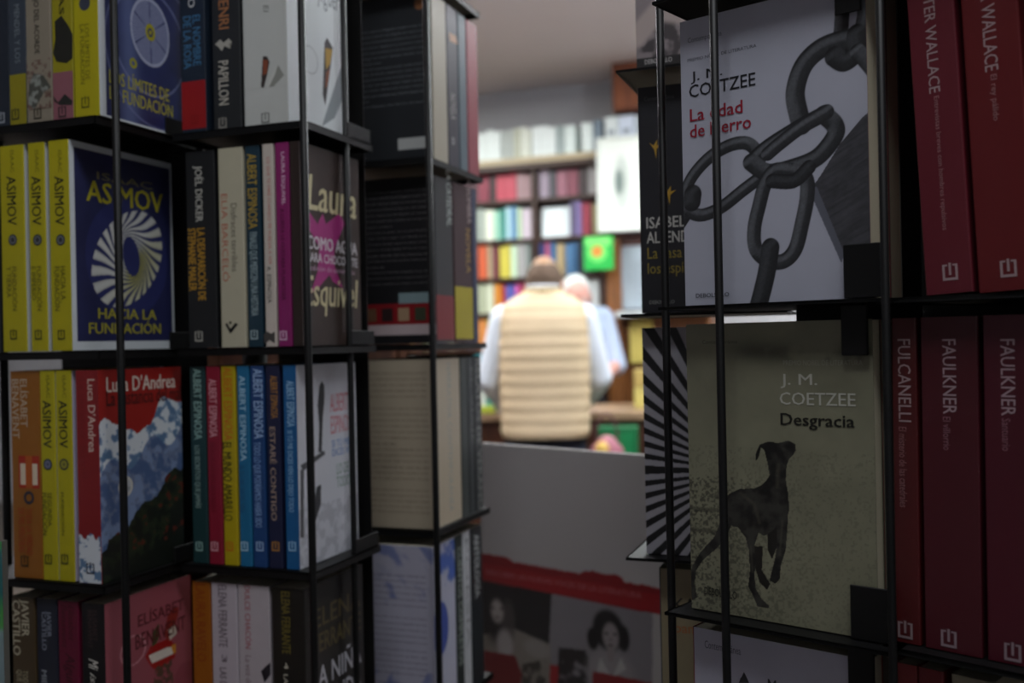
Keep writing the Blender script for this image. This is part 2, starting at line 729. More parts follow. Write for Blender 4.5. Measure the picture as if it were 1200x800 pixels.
# uprights (x, y measured on the photograph's mid height)
for (px, Y, r) in ((141, 0.868, 0.0034), (361, 0.905, 0.0036), (507, 1.085, 0.0036), (4, 0.98, 0.0038), (-90, 1.01, 0.0034)):
    p = at(px, 400, Y)
    pole(RL, p.x, p.y, r)
_y = PB.side(410, 400, 0.0105)[0]
p = PB.world(0.0105, _y, 0)
pole(RL, p.x, p.y, 0.0032)
p = at(422, 400, 1.06)
pole(RL, p.x, p.y, 0.0062)
pole(RL, -0.292, 1.128, 0.014, name='centre_column')
for i, z in enumerate([Z0 + 0.416] + LT):
    zt = z - 0.0008
    tray(RL, PA, zt, PA.sx(-70, 400), 0.034, -0.005, 0.135, 0.007)
    tray(RL, PB, zt, PB.sx(208, 300) + 0.002, 0.0145, -0.006, 0.126, 0.007)
    tray(RL, PC, zt, -0.006, 0.158, -0.004, 0.135, 0.007)
    if i > 0:
        # end stops at the far bottom corner of the covers
        clip(RL, PA, 0.036, 0.085, 0.128, z, z + 0.016)
        clip(RL, PB, 0.0125, 0.075, 0.1235, z, z + 0.014, 0.006)
# black sheets added to stop bright background showing between the tiers
for (pk, x0, x1, y) in ((PA, -0.16, 0.03, 0.150), (PB, -0.11, 0.0, 0.134)):
    M = Matrix.Translation((-RL.location.x, -RL.location.y, 0)) @ Matrix.Translation((pk.O[0], pk.O[1], 0)) @ Matrix.Rotation(pk.rz, 4, 'Z')
    box('added_gap_screen', x0, x1, y, y + 0.0015, 0.55, 1.9, black(), RL, M=M)
box('base', -0.22, 0.22, -0.2, 0.2, 0.0, 0.03, black(), RL, bev=0.006)

RR = rack('black wire book spinner at right, closest to the viewer', 0.27, 0.76)
p = at(844, 400, 0.625)
pole(RR, p.x, p.y, 0.0027)
p = at(781, 400, 0.70)
pole(RR, p.x, p.y, 0.0029)
p = at(1039, 400, 0.560)
pole(RR, p.x, p.y, 0.0024)
p = at(1260, 400, 0.46)
pole(RR, p.x, p.y, 0.003)
pole(RR, 0.34, 0.80, 0.018, name='centre_column')
box('base', -0.24, 0.24, -0.2, 0.24, 0.0, 0.03, black(), RR, bev=0.006)
for i, z in enumerate(RT):
    zt = z - 0.0008
    tray(RR, PR, zt, -0.115, 0.017, -0.011, 0.140, 0.002, 'xXyY')
    tray(RR, PS, zt, -0.004, 0.19, -0.012, 0.135, 0.003)
    tray(RR, PQ, zt, -0.09, 0.017, -0.014, 0.12, 0.0022)
    # corner stop: above and below each tray
    clip(RR, PR, 0.0030, 0.110, 0.132, z, z + 0.032, 0.004)
    if i < 4:
        clip(RR, PR, 0.0035, 0.108, 0.1240, z - 0.034, z - 0.004, -0.0014)

# black sheets added behind the right rack's books to block bright gaps
M = Matrix.Translation((-RR.location.x, -RR.location.y, 0)) @ Matrix.Translation((PR.O[0], PR.O[1], 0)) @ Matrix.Rotation(PR.rz, 4, 'Z')
box('added_gap_screen', -0.1135, -0.112, 0.028, 0.118, 0.55, 1.9, black(), RR, M=M)
M = Matrix.Translation((-RR.location.x, -RR.location.y, 0)) @ Matrix.Translation((PS.O[0], PS.O[1], 0)) @ Matrix.Rotation(PS.rz, 4, 'Z')
box('added_gap_screen', -0.03, 0.21, 0.139, 0.1405, 0.55, 1.9, black(), RR, M=M)


# ================================================================== BOOKS: helpers for this scene
def stack(pk, tier, my, specs, group, defW=0.125):
    """specs: (px0, px1, dict) with the spine's two edges read at height my"""
    out = []
    z = LT[tier] if pk in (PA, PB, PC) else RT[tier]
    for px0, px1, d in specs:
        a, b = sorted((pk.sx(px0, my), pk.sx(px1, my)))
        d = dict(d)
        d.setdefault('W', defW)
        d.setdefault('group', group)
        lab = d.pop('label')
        out.append(Book(pk, z, a + 0.0001, b - a - 0.0002, lab, **d))
    return out


def T(b, s, face, x0, y0, x1, y1, col, **kw):
    """lettering whose box is read off the photograph: left x, top y, right x, bottom y"""
    xm, ym = (x0 + x1) / 2, (y0 + y1) / 2
    u0, _ = b.px(face, x0, ym)
    u1, _ = b.px(face, x1, ym)
    _, v1 = b.px(face, xm, y0)
    _, v0 = b.px(face, xm, y1)
    b.text(s, face, min(u0, u1), v0, max(u0, u1), v1, col, **kw)


def E(b, face, x, y, s, col):
    u, v = b.px(face, x, y)
    b.emblem(face, u, v, s, col)


def R(b, face, x0, y0, x1, y1, col, full=False, name='printed_band'):
    ym = (y0 + y1) / 2; xm = (x0 + x1) / 2
    u0, _ = b.px(face, x0, ym); u1, _ = b.px(face, x1, ym)
    _, v1 = b.px(face, xm, y0); _, v0 = b.px(face, xm, y1)
    if full:
        u0, u1 = (0.0004, b.t - 0.0004) if face == 's' else (0.0006, b.W - 0.0006)
    v0, v1 = max(v0, 0.0002), min(v1, b.H - 0.0002)
    return b.rect(face, min(u0, u1), v0, max(u0, u1), v1, col, name)


YEL = '#b0a712'
DK = '#14161a'

# ------------------------------------------------------------------ left rack, left column
G = 'paperbacks in the top left pocket'
b = stack(PA, 0, 75, [
    (-14, 8.5, dict(spine='#222a36', label='navy paperback cut off by the left edge, top row', y0=0.002)),
    (9.5, 29.5, dict(spine='#39424e', label='grey-blue paperback with yellow foot, top left pocket', y0=0.001)),
    (30.5, 60, dict(spine='#8d8474', label='taupe paperback with black title and bird picture, top left pocket')),
    (61, 85.5, dict(spine='#98901a', label='yellow and pink paperback with a dark figure, top left pocket')),
    (86.5, 116, dict(spine=YEL, front='#dfe6ea', label='yellow-spined paperback with navy radar dish cover, top left pocket', W=0.112)),
], G)
E(b[0], 's', 1, 138, 0.009, '#9aa0a8')
R(b[1], 's', 10, 87, 29, 149, '#8f861c', True)
E(b[1], 's', 18, 134, 0.009, '#2a2a18')
T(b[1], 'MENDEL Y LOS', 's', 17, 5, 23, 74, '#7c868e', bold=0)
T(b[2], 'EL HIJO DEL ACORDEONISTA', 's', 38, -20, 46, 95, '#17150f', bold=0.010)


def bird(U, V):
    img = fill('#8d8474', U)
    u, v = U / b[2].t, V / 0.06
    n = vnoise(U, V, 260, 3)
    img = mixa(img, sstep(0.48, 0.62, n) * (v < 0.95), '#6b5148')
    m = in_poly(u, v, [(0.05, 0.3), (0.3, 0.2), (0.7, 0.45), (0.98, 0.5), (0.7, 0.7), (0.3, 0.75), (0.1, 0.6)])
    img = mixa(img, m * 0.9, '#40443f')
    img = mixa(img, m * sstep(0.5, 0.7, n), '#8e938c')
    return img


_b = b
b[2].raster('s', bird, 0.0009, 0.0005, 0.012, b[2].t - 0.0005, 0.062, 'bird_picture')
E(b[2], 's', 44, 133, 0.009, '#3a362c')
R(b[3], 's', 62, 84, 85, 142, '#8f5a64', True)
b[3].poly('s', [[b[3].px('s', x, y) for x, y in ((62, 62), (66, 40), (64, 25), (72, 18), (80, 30), (85, 40), (85, 68), (78, 74), (66, 72))]], '#23241f', 'dark_figure')
b[3].poly('s', [[b[3].px('s', x, y) for x, y in ((62, 112), (68, 120), (76, 110), (85, 118), (84, 123), (70, 123), (64, 119))]], '#2b2b28', 'dark_shape')
T(b[3], 'CAS 3', 's', 69, -20, 75, 32, '#1a1a12')
E(b[3], 's', 73, 131, 0.009, '#3a2a2c')
b[4].disc('s', *b[4].px('s', 99, 4), 0.0062, '#3b4050')
T(b[4], 'LOS LÍMITES DE\nLA FUNDACIÓN', 's', 94, 28, 106, 98, '#5e5a14', bold=0)
E(b[4], 's', 100, 120, 0.009, '#5e5a14')
bk = b[4]


def dish(U, V):
    cx, cy = bk.px('f', 176, 38)
    img = fill('#2a3160', U)
    g = vnoise(U, V, 45, 5)
    img = img * (0.7 + 0.7 * g)[..., None]
    px = bk.px('f', 150, 0)[0]
    img = mixa(img, 0.35 * np.exp(-((U - px) / 0.012) ** 2), '#8fa0d8')
    x, y = (U - cx) / 0.026, (V - cy) / 0.031
    r = np.hypot(x, y); a = np.arctan2(y, x)
    img = mixa(img, 0.75 * (r < 1), '#7f86ab')
    img = mixa(img, (r < 1) * 0.5 * (np.abs(np.sin(a * 30)) > 0.7), '#a3a9c8')
    img = mixa(img, (r < 1) * (np.abs(((a + 0.5) / (math.pi / 3)) % 1 - 0.5) > 0.47), '#30386a')
    img = mixa(img, ((np.abs(r - 1) < 0.05)) * 0.8, '#b9bfd8')
    img = mixa(img, (r < 0.25).astype(float), '#2b3268')
    img = mixa(img, (np.abs(r - 0.2) < 0.06).astype(float), YEL)
    img = mixa(img, (r < 0.07).astype(float), YEL)
    sx, sy = bk.px('f', 156, 74)
    img = mixa(img, (np.abs(np.hypot(U - sx, V - sy) - 0.0035) < 0.0014).astype(float), '#a8a52a')
    img = mixa(img, 0.5 * (np.abs(np.hypot(U - cx, V - cy - -0.01) - 0.05) < 0.0012), '#8f98c8')
    img = mixa(img, 0.4 * (np.abs(np.hypot(U - cx - .01, V - cy - -0.02) - 0.07) < 0.001), '#8f98c8')
    img = mixa(img, ((U < 0.008) | (V < 0.002)).astype(float), '#dfe6ea')
    return img


bk.raster('f', dish, 0.0007)
bk.text('LOS LÍMITES DE\nLA FUNDACIÓN', 'f', 0.012, 0.017, 0.098, 0.047, '#b4ae3a', bold=0.010)

G = 'yellow paperbacks in the second left pocket'
b = stack(PA, 1, 285, [
    (-24, -2, dict(spine='#26282c', label='dark paperback beyond the left edge, second row')),
    (1, 29, dict(spine=YEL, front='#cfd4d8', label='leftmost of three yellow-spined paperbacks, second row of left rack', W=0.139)),
    (34, 53.5, dict(spine=YEL, front='#cfd4d8', label='middle of three yellow-spined paperbacks, second row of left rack', W=0.139)),
    (58, 82.5, dict(spine=YEL, front='#dfe6ea', label='yellow-spined paperback showing its navy cover with white spiral rings', W=0.139)),
], G)
sub = ['FUNDACIÓN\nY TIERRA', 'FUNDACIÓN\nE IMPERIO', 'HACIA LA\nFUNDACIÓN']
xs = [(9, 20, 14), (37, 49, 43), (64, 76, 70)]
for k in range(3):
    bb = b[k + 1]
    x0, x1, xc = xs[k]
    T(bb, 'ISAAC', 's', xc - 2, 176, xc + 2, 202, '#5a5714', bold=0)
    T(bb, 'ASIMOV', 's', xc - 6, 206, xc + 5, 264, '#1d2016', bold=0.008)
    T(bb, sub[k], 's', xc - 6, 312, xc + 7, 364, '#4a4814', bold=0)
    bb.disc('s', *bb.px('s', xc + 1, 281), 0.0052, '#2c2f38')
    bb.disc('s', *bb.px('s', xc + 1, 281), 0.0038, '#6b6f74', 0.0022)
    E(bb, 's', xc + 2, 392, 0.008, '#3c3b12')
bk = b[3]


def rings(U, V):
    img = fill('#2a2e58', U)
    img = img * (0.75 + 0.5 * vnoise(U, V, 30, 9))[..., None]
    cx, cy = 0.074, 0.088
    u, v = U - cx, V - cy
    img = mixa(img, 0.35 * (np.hypot(u, v) < 0.056), '#3c4488')
    # coil: bands swept round a tilted ring, inner edge at the hole, outer edge at the rim
    c_, s_ = math.cos(0.75), math.sin(0.75)
    p, q = (u * c_ + v * s_), (-u * s_ + v * c_)
    rim = np.hypot(p / 0.056, q / 0.039)
    pi_, qi_ = p - 0.003, q
    inn = np.hypot((u - 0.004 + 0.12 * v) / 0.0115, (v - 0.002) / 0.019)
    th = np.arctan2(v - 0.002, u - 0.004)
    k = np.clip((inn - 1) / np.maximum(inn - 1 + (1 - rim) * 2.2, 1e-4), 0, 1)
    ph = th + 1.5 * k + 0.35 * np.sin(k * math.pi)
    fr = (ph * 22 / (2 * math.pi)) % 1.0
    m = (rim < 1) & (inn > 1) & (fr < 0.64)
    yel = sstep(-0.2, 0.75, np.cos(th + 0.75)) * (0.35 + 0.65 * (1 - k))
    c = np.array(lin('#dcdeda'))[None, None] * (1 - yel[..., None]) + np.array(lin('#b4b03c'))[None, None] * yel[..., None]
    c = c * (0.55 + 0.45 * np.abs(np.sin(fr / 0.64 * math.pi)) ** 0.5)[..., None]
    mm = m.astype(float)[..., None]
    img = img * (1 - mm) + c * mm
    img = mixa(img, ((U < 0.006) | (V < 0.008) | (V > 0.184) | (U > 0.136)).astype(float), '#dfe6ea')
    return img


bk.raster('f', rings, 0.0007)
bk.text('ISAAC', 'f', 0.034, 0.159, 0.110, 0.166, '#8f8a5a', bold=0, name='author_lettering')
bk.text('ASIMOV', 'f', 0.020, 0.137, 0.125, 0.157, '#bdb428', bold=0.014, name='author_lettering')
bk.text('HACIA LA', 'f', 0.032, 0.029, 0.112, 0.039, '#b4ac38', bold=0.014)
bk.text('FUNDACIÓN', 'f', 0.020, 0.015, 0.118, 0.028, '#b4ac38', bold=0.014)

G = 'paperbacks in the third left pocket'
b = stack(PA, 2, 550, [
    (12.5, 47, dict(spine='#945c1a', label='orange paperback with a red cup picture, third row of left rack', y0=0.001)),
    (48, 65.5, dict(spine=YEL, front='#b9b6c8', label='thin yellow paperback beside the orange one, third row')),
    (66.5, 85, dict(spine=YEL, front='#c9c4dc', label='thin yellow paperback beside the red mountain one, third row')),
    (91, 118, dict(spine='#861c20', front='#a0201a', label='red paperback with snowy blue mountains on its cover', W=0.112, y0=-0.001)),
], G)
T(b[0], 'ELÍSABET\nBENAVENT', 's', 14, 444, 34, 514, '#b9a690', bold=0.010)
R(b[0], 's', 22, 534, 46, 572, '#a82a1c')
R(b[0], 's', 24, 543, 44, 568, '#d8c8b0')
R(b[0], 's', 30, 534, 38, 572, '#b4561c')
b[0].disc('s', *b[0].px('s', 34, 583), 0.006, '#2b3040', 0.0035)
T(b[0], 'TODA LA VERDAD\nDE MIS MENTIRAS', 's', 22, 595, 38, 650, '#a83a1c', bold=0)
E(b[0], 's', 29, 657, 0.009, '#3a2a10')
for k, (xc, st) in enumerate(((55, 'SEGUNDA\nFUNDACIÓN'), (74, 'FUNDACIÓN'))):
    bb = b[k + 1]
    T(bb, 'ISAAC', 's', xc - 1, 440, xc + 3, 466, '#5a5714', bold=0)
    T(bb, 'ASIMOV', 's', xc - 5, 469, xc + 5, 525, '#1d2016', bold=0.010)
    bb.disc('s', *bb.px('s', xc + 1, 544), 0.0052, '#2c2f38')
    bb.disc('s', *bb.px('s', xc + 1, 544), 0.0038, '#8f8b30' if k else '#6b6f8a', 0.001)
    T(bb, st, 's', xc - (5 if not k else 2), 577, xc + (6 if not k else 2), 627, '#4a4814', bold=0)
    E(bb, 's', xc + 2, 655, 0.008, '#3c3b12')
bk = b[3]
T(bk, "Luca D'Andrea", 's', 103, 444, 112, 530, '#d3b9ac', bold=0.010, name='author_lettering')
T(bk, 'La sustancia del mal', 's', 94, 444, 101, 560, '#7c1a1c', bold=0)


def peak_fn(U, V, W, H):
    img = fill('#a0201a', U)
    u, v = U / W, V / H
    ridge = 0.70 + 0.13 * u + 0.05 * np.sin(u * 9 + 1) + 0.07 * (vnoise(U, U * 0, 60, 2) - 0.5) - 0.05 * np.exp(-((u - 0.62) / 0.08) ** 2)
    m = (v < ridge).astype(float)
    n = vnoise(U + V * 0.7, V - U * 0.5, 110, 11, 5)
    img = mixa(img, m, '#5f7fa3')
    img = mixa(img, m * (n > 0.47), '#dfe6ec')
    img = mixa(img, m * ((n > 0.40) & (n < 0.47)), '#8fa8c4')
    low = 0.50 + 0.18 * u + 0.05 * np.sin(u * 13)
    img = mixa(img, (v < low) * 0.85, '#4a5f8c')
    img = mixa(img, (v < low) * (n > 0.56), '#7f93b8')
    fo = 0.14 + 0.36 * u + 0.02 * np.sin(u * 17) + 0.06 * (n - 0.5)
    f = (v < fo).astype(float)
    img = mixa(img, f, '#141a14')
    img = mixa(img, f * sstep(0.45, 0.65, n) * (v > fo - 0.25) * 0.7, '#2a3620')
    img = mixa(img, f * (n > 0.70) * (v > 0.12), '#5a2418')
    return img


bk.raster('f', lambda U, V: peak_fn(U, V, bk.W, bk.H), 0.0008)
mt = bk
bk.disc('f', *bk.px('f', 147, 570), 0.0095, '#d9d6cc', 0.0072, name='award_ring')
bk.disc('f', *bk.px('f', 147, 570), 0.0072, '#c5c8cc', name='award_disc')
bk.text('23ª\nEDICIÓN', 'f', bk.px('f', 147, 570)[0] - 0.0055, bk.px('f', 147, 570)[1] - 0.004, bk.px('f', 147, 570)[0] + 0.0055,
        bk.px('f', 147, 570)[1] + 0.004, '#5a5f66', bold=0, name='award_lettering')
T(bk, "Luca D'Andrea", 'f', 124, 439, 205, 457, '#e2d5c8', bold=0.014, name='author_lettering')
T(bk, 'La sustancia del mal', 'f', 124, 455, 212, 472, '#4a1210', bold=0.01)
# little snowy foot on the spine
mtb = bk
bk.raster('s', lambda U, V: mixa(mixa(fill('#5f7fa3', U), (vnoise(U, V, 150, 4) > 0.46).astype(float), '#d5dbe2'),
                                 (V > 0.036 + 0.012 * vnoise(U, U * 0, 260, 1)).astype(float), '#861c20'), 0.0008, 0.0006, 0.0004, bk.t - 0.0006, 0.052, 'snow_picture')
E(bk, 's', 106, 666, 0.009, '#1f2a40')

G = 'paperbacks in the bottom left pocket'
b = stack(PA, 3, 745, [
    (13, 39.5, dict(spine='#4a3c28', label='dark brown paperback with pale capitals, bottom row at far left', y0=0.001)),
    (41, 65, dict(spine='#1f2433', label='navy paperback with pale capitals, bottom row of left rack', y0=0.002)),
    (67, 91, dict(spine='#651030', label='crimson paperback with dark script, bottom row of left rack', y0=0.001)),
    (95.5, 123, dict(spine='#141216', front='#9c505a', label='black-spined paperback with a salmon pink cover, bottom row', W=0.118)),
], G)
T(b[0], 'JAVIER\nCASTILLO', 's', 15, 702, 34, 768, '#c4bca4', bold=0.01)
T(b[0], 'TODO LO\nQUE SUCEDIÓ', 's', 19, 785, 33, 830, '#b0a88c', bold=0)
T(b[1], 'JAVIER\nCASTILLO', 's', 49, 716, 60, 762, '#8a90a0', bold=0.01)
T(b[1], 'MIEDO', 's', 49, 785, 55, 820, '#9aa0a8', bold=0.01)
T(b[2], 'Elísabet\nBenavent', 's', 72, 708, 87, 760, '#4a0a1c', shear=0.3)
T(b[2], 'Alguien', 's', 74, 765, 88, 815, '#3a0814', shear=0.3)
T(b[3], 'ELÍSABET\nBENAVENT', 's', 103, 715, 115, 760, '#4a3436', bold=0)
T(b[3], 'Mi', 's', 104, 772, 115, 785, '#d9d4cc', shear=0.4)
T(b[3], 'isla', 's', 106, 788, 113, 812, '#c9c4bc', shear=0.4)
bk = b[3]


def heart(U, V):
    img = fill('#9c505a', U)
    Q = lambda pts: [bk.px('f', x, y) for x, y in pts]
    img = mixa(img, in_poly(U, V, Q([(205, 790), (212, 778), (224, 772), (224, 840), (200, 840)])), '#8f4450')
    img = mixa(img, in_poly(U, V, Q([(170, 770), (176, 757), (188, 752), (198, 748), (206, 756), (205, 770), (194, 778), (186, 788), (176, 780)])), '#a01818')
    img = mixa(img, in_poly(U, V, Q([(196, 722), (203, 712), (209, 711), (209, 718), (204, 736), (200, 746), (196, 752), (193, 744)])), '#8a2a22')
    img = mixa(img, in_poly(U, V, Q([(196, 738), (205, 732), (207, 742), (199, 750)])), '#cfc4b4')
    img = mixa(img, in_poly(U, V, Q([(178, 742), (186, 730), (187, 744), (183, 754), (178, 758)])), '#3f4a2a')
    img = mixa(img, in_poly(U, V, Q([(174, 768), (200, 757), (203, 766), (178, 777)])), '#e0d8cc')
    img = mixa(img, in_poly(U, V, Q([(200, 757), (206, 754), (206, 764), (203, 766)])), '#cf8a2a')
    img = mixa(img, in_poly(U, V, Q([(182, 782), (201, 772), (203, 800), (186, 820), (180, 800)])) * (vnoise(U, V, 300, 6) > 0.42), '#5a4436')
    c = bk.px('f', 156, 762)
    img = mixa(img, 0.7 * (np.abs(np.hypot((U - c[0]) / 1.25, V - c[1]) - 0.013) < 0.0007), '#e0a4ac')
    return img


bk.raster('f', heart, 0.0008)
_u0 = bk.px('f', 161, 712)[0]
bk.text('ELÍSABET', 'f', _u0, 0.158, 0.107, 0.172, '#5a1c22', bold=0.01, name='author_lettering')
bk.text('BENAVENT', 'f', _u0 - 0.004, 0.138, 0.109, 0.152, '#5a1c22', bold=0.01, name='author_lettering')

# ------------------------------------------------------------------ left rack, middle column
G = 'paperbacks in the top middle pocket'
b = stack(PB, 0, 80, [
    (211, 240, dict(spine='#1d2836', label='navy paperback with a red band round its foot, top row of left rack', y0=0.001, W=0.12)),
    (249, 282, dict(spine='#26282a', label='black paperback with tan and grey capitals, top row of left rack', W=0.12)),
    (285, 337, dict(spine='#c2c4c0', front='#f0f6f8', label='thick pale grey paperback with a paper cut picture, top row', W=0.108)),
], G)
R(b[0], 's', 211, 95, 240, 151, '#98181c', True)
T(b[0], 'EL NOMBRE\nDE LA ROSA', 's', 215, 18, 235, 80, '#3f7096', bold=0.010)
T(b[0], 'ECO', 's', 220, -20, 228, 9, '#c9c9c9', bold=0.010)
E(b[0], 's', 228, 140, 0.008, '#8a1416')
T(b[1], 'HENRI', 's', 256, -12, 268, 34, '#a06a44', bold=0.014, name='author_lettering')
T(b[1], 'PAPILLON', 's', 256, 71, 268, 123, '#b9b4a8', bold=0.014)
b[1].poly('s', [[b[1].px('s', x, y) for x, y in ((252, 52), (258, 46), (262, 50), (268, 45), (272, 49), (268, 52), (270, 57), (263, 54), (260, 60), (256, 55))]], '#a9a69c', 'butterfly')
E(b[1], 's', 261, 144, 0.009, '#8f8c84')
T(b[2], 'El jilguero', 's', 307, 6, 315, 56, '#6a6c68', bold=0, shear=0.1)
bk = b[2]


def cut(fc):
    def fn(U, V):
        face, xs_, ys_, sc = fc
        Q = lambda pts: [bk.px(face, x, y) for x, y in pts]
        img = fill('#c2c4c0' if face == 's' else '#f0f6f8', U)
        if face == 's':
            img = mixa(img, in_poly(U, V, Q([(308, 66), (313, 66), (316, 72), (313, 88), (309, 104), (306, 102), (307, 80)])), '#3a3230')
            img = mixa(img, in_poly(U, V, Q([(308, 70), (314, 70), (313, 86), (308, 88)])), '#8a4a34')
            img = mixa(img, in_poly(U, V, Q([(308, 116), (326, 76), (333, 88), (318, 104)])) * 0.8, '#7f8078')
            img = mixa(img, in_poly(U, V, Q([(308, 116), (318, 88), (326, 74), (322, 88)])), '#c9cac4')
        else:
            img = mixa(img, in_poly(U, V, Q([(380, 50), (383, 44), (390, 56), (387, 80), (381, 124), (378, 110)])), '#2c2a26')
            img = mixa(img, in_poly(U, V, Q([(381, 56), (389, 58), (387, 74), (382, 82)])), '#c8a040')
            img = mixa(img, in_poly(U, V, Q([(382, 84), (387, 80), (384, 100), (381, 104)])), '#8a4a24')
            img = mixa(img, in_poly(U, V, Q([(377, 148), (402, 70), (404, 110), (392, 138)])), '#9aa4a8')
            c = bk.px('f', 363, 70)
            img = mixa(img, 0.5 * (np.abs(np.hypot((U - c[0]) * 0.9, V - c[1]) - 0.013) < 0.0006), '#8a9094')
        return img
    return fn


bk.raster('s', cut(('s', 0, 0, 1)), 0.0006, 0.001, 0.035, bk.t - 0.001, 0.105, 'paper_cut_picture')
bk.raster('f', cut(('f', 0, 0, 1)), 0.0006)
E(bk, 's', 311, 138, 0.009, '#7c7e7a')
T(bk, 'El jilguero', 'f', 362, -20, 402, 14, '#8a9298', bold=0)

G = 'paperbacks in the second middle pocket'
b = stack(PB, 1, 290, [
    (218, 252, dict(spine='#1f2022', label='black paperback with white and gold condensed capitals, second row', y0=0.001, W=0.12)),
    (257, 286, dict(spine='#b9b39c', label='cream paperback with red author name and black check mark', W=0.12)),
    (288, 305, dict(spine='#1c3644', label='dark teal paperback with gold author name, second row', W=0.12, y0=0.001)),
    (309, 322, dict(spine='#c8beb4', label='thin white paperback beside the magenta one, second row', W=0.12)),
    (324, 340, dict(spine='#8a2466', label='magenta paperback with white lettering, second row', W=0.12)),
    (341, 353, dict(spine='#382c28', label='brown paperback with cream script and a magenta figure', W=0.112)),
], G)
T(b[0], 'JOËL DICKER', 's', 226, 194, 239, 260, '#b9b7ae', bold=0.014, name='author_lettering')
T(b[0], 'LA DESAPARICIÓN DE\nSTEPHANIE MAILER', 's', 221, 267, 243, 352, '#c0902c', bold=0.014)
E(b[0], 's', 233, 394, 0.009, '#a9a79e')
T(b[1], 'ELIA BARCELÓ', 's', 260, 227, 269, 330, '#b5604c', bold=0, name='author_lettering')
T(b[1], 'Disfraces terribles', 's', 271, 238, 278, 318, '#6a6458', bold=0)
b[1].poly('s', [[b[1].px('s', x, y) for x, y in ((264, 380), (266, 378), (270, 385), (276, 378), (279, 380), (270, 391))]], '#141414', 'check_mark')
b[1].disc('s', *b[1].px('s', 270, 378), 0.0014, '#141414')
T(b[2], 'ALBERT ESPINOSA', 's', 290, 180, 301, 268, '#b09238', bold=0.010, name='author_lettering')
T(b[2], 'FINALES QUE MERECEN UNA HISTORIA', 's', 292, 272, 302, 370, '#9db0b4', bold=0.010)
E(b[2], 's', 298, 392, 0.008, '#9db0b4')
T(b[3], 'LO QUE TE DIRÉ CUANDO TE VUELVA A VER', 's', 313, 184, 318, 310, '#c0584c', bold=0)
T(b[3], 'A. ESPINOSA', 's', 313, 312, 318, 355, '#3a3634', bold=0)
b[3].poly('s', [[b[3].px('s', x, y) for x, y in ((309, 392), (313, 388), (318, 391), (322, 388), (322, 402), (316, 398), (310, 403))]], '#4a4644', 'ornament')
T(b[4], 'LAURA ESQUIVEL', 's', 329, 178, 334, 240, '#e0c0d4', bold=0.01, name='author_lettering')
T(b[4], 'A LUPITA LE GUSTABA PLANCHAR', 's', 329, 244, 334, 352, '#5a1440', bold=0.01)
E(b[4], 's', 332, 393, 0.008, '#dcb4d0')
bk = b[5]


def dance(U, V):
    img = fill('#382a24', U)
    img = img * (0.8 + 0.4 * vnoise(U, V, 80, 8))[..., None]
    Q = lambda pts: [bk.px('f', x, y) for x, y in pts]
    for pl in ([(360, 245), (372, 262), (378, 250), (382, 262), (398, 250), (404, 262), (392, 290), (392, 312), (402, 338), (390, 330), (386, 322), (374, 336), (364, 344), (372, 318), (374, 290), (362, 268)],):
        img = mixa(img, in_poly(U, V, Q(pl)), '#a82a7c')
    return img


bk.raster('f', dance, 0.0008)
bk.text('Laura', 'f', 0.012, 0.128, 0.106, 0.162, '#d0c69c', bold=0.014, shear=0.15, name='author_lettering')
bk.text('Esquivel', 'f', 0.004, 0.028, 0.106, 0.066, '#d0c69c', bold=0.010, shear=0.15, name='author_lettering')
bk.text('COMO AGUA', 'f', 0.010, 0.091, 0.106, 0.104, '#dcd6dc', bold=0.018)
bk.text('PARA CHOCOLATE', 'f', 0.010, 0.079, 0.106, 0.088, '#dcd6dc', bold=0.014)
bk.text('edición de aniversario', 'f', 0.014, 0.071, 0.100, 0.076, '#c4a0b8', bold=0)

G = 'paperbacks in the third middle pocket'
b = stack(PB, 2, 540, [
    (223, 241, dict(spine='#1c3a3c', label='dark green paperback at the left end of the coloured row', y0=0.001, W=0.12)),
    (243, 259, dict(spine='#881a30', label='raspberry red paperback with pink author name, third row', W=0.12)),
    (260.5, 277, dict(spine='#b09c12', label='yellow paperback with red and black title, third row', W=0.12)),
    (279, 293, dict(spine='#1f6a94', label='light blue paperback with pale title, next to the yellow one', W=0.12)),
    (294.5, 310, dict(spine='#1e4276', label='royal blue paperback with white author name, third row', W=0.12)),
    (313, 329, dict(spine='#1e2240', label='midnight blue paperback with orange title, third row', W=0.12)),
    (333, 349, dict(spine='#185a90', front='#cfd2da', label='blue-spined paperback with a standing boy on its white cover', W=0.112)),
], G)
data = [('ALBERT ESPINOSA', '#8fb4ac', 'LOS SECRETOS QUE JAMÁS', '#8aa49c', 227, 236, 432, 515, 522, 595),
        ('ALBERT ESPINOSA', '#dca0a8', 'BRÚJULAS QUE BUSCAN SONRISAS', '#7a1428', 245, 254, 444, 512, 518, 600),
        ('ALBERT ESPINOSA', '#c0641c', 'EL MUNDO AMARILLO', '#33300c', 262, 272, 430, 516, 518, 610),
        ('ALBERT ESPINOSA', '#a8cce0', 'SI TÚ ME DICES VEN', '#2a5a80', 281, 288, 440, 540, 545, 600),
        ('ALBERT ESPINOSA', '#9fbbe0', 'TODO LO QUE PODRÍAMOS HABER SIDO', '#88a8d8', 297, 308, 432, 514, 518, 618),
        ('ALBERT ESPINOSA', '#b07c38', 'ESTARÉ CONTIGO', '#a89080', 317, 325, 440, 490, 500, 610),
        ('ALBERT ESPINOSA', '#9cc4e4', 'SI TÚ ME DICES VEN LO DEJO TODO', '#8fb8dc', 336, 345, 446, 500, 504, 600)]
for k, (a, ac, t_, tc, x0, x1, y0, y1, y2, y3) in enumerate(data):
    T(b[k], a, 's', x0, y0, x1, y1, ac, bold=0.01, name='author_lettering')
    T(b[k], t_, 's', x0, y2, x1, y3, tc, bold=0.01)
    E(b[k], 's', (x0 + x1) / 2 + 2, 640, 0.008, ac)
bk = b[6]


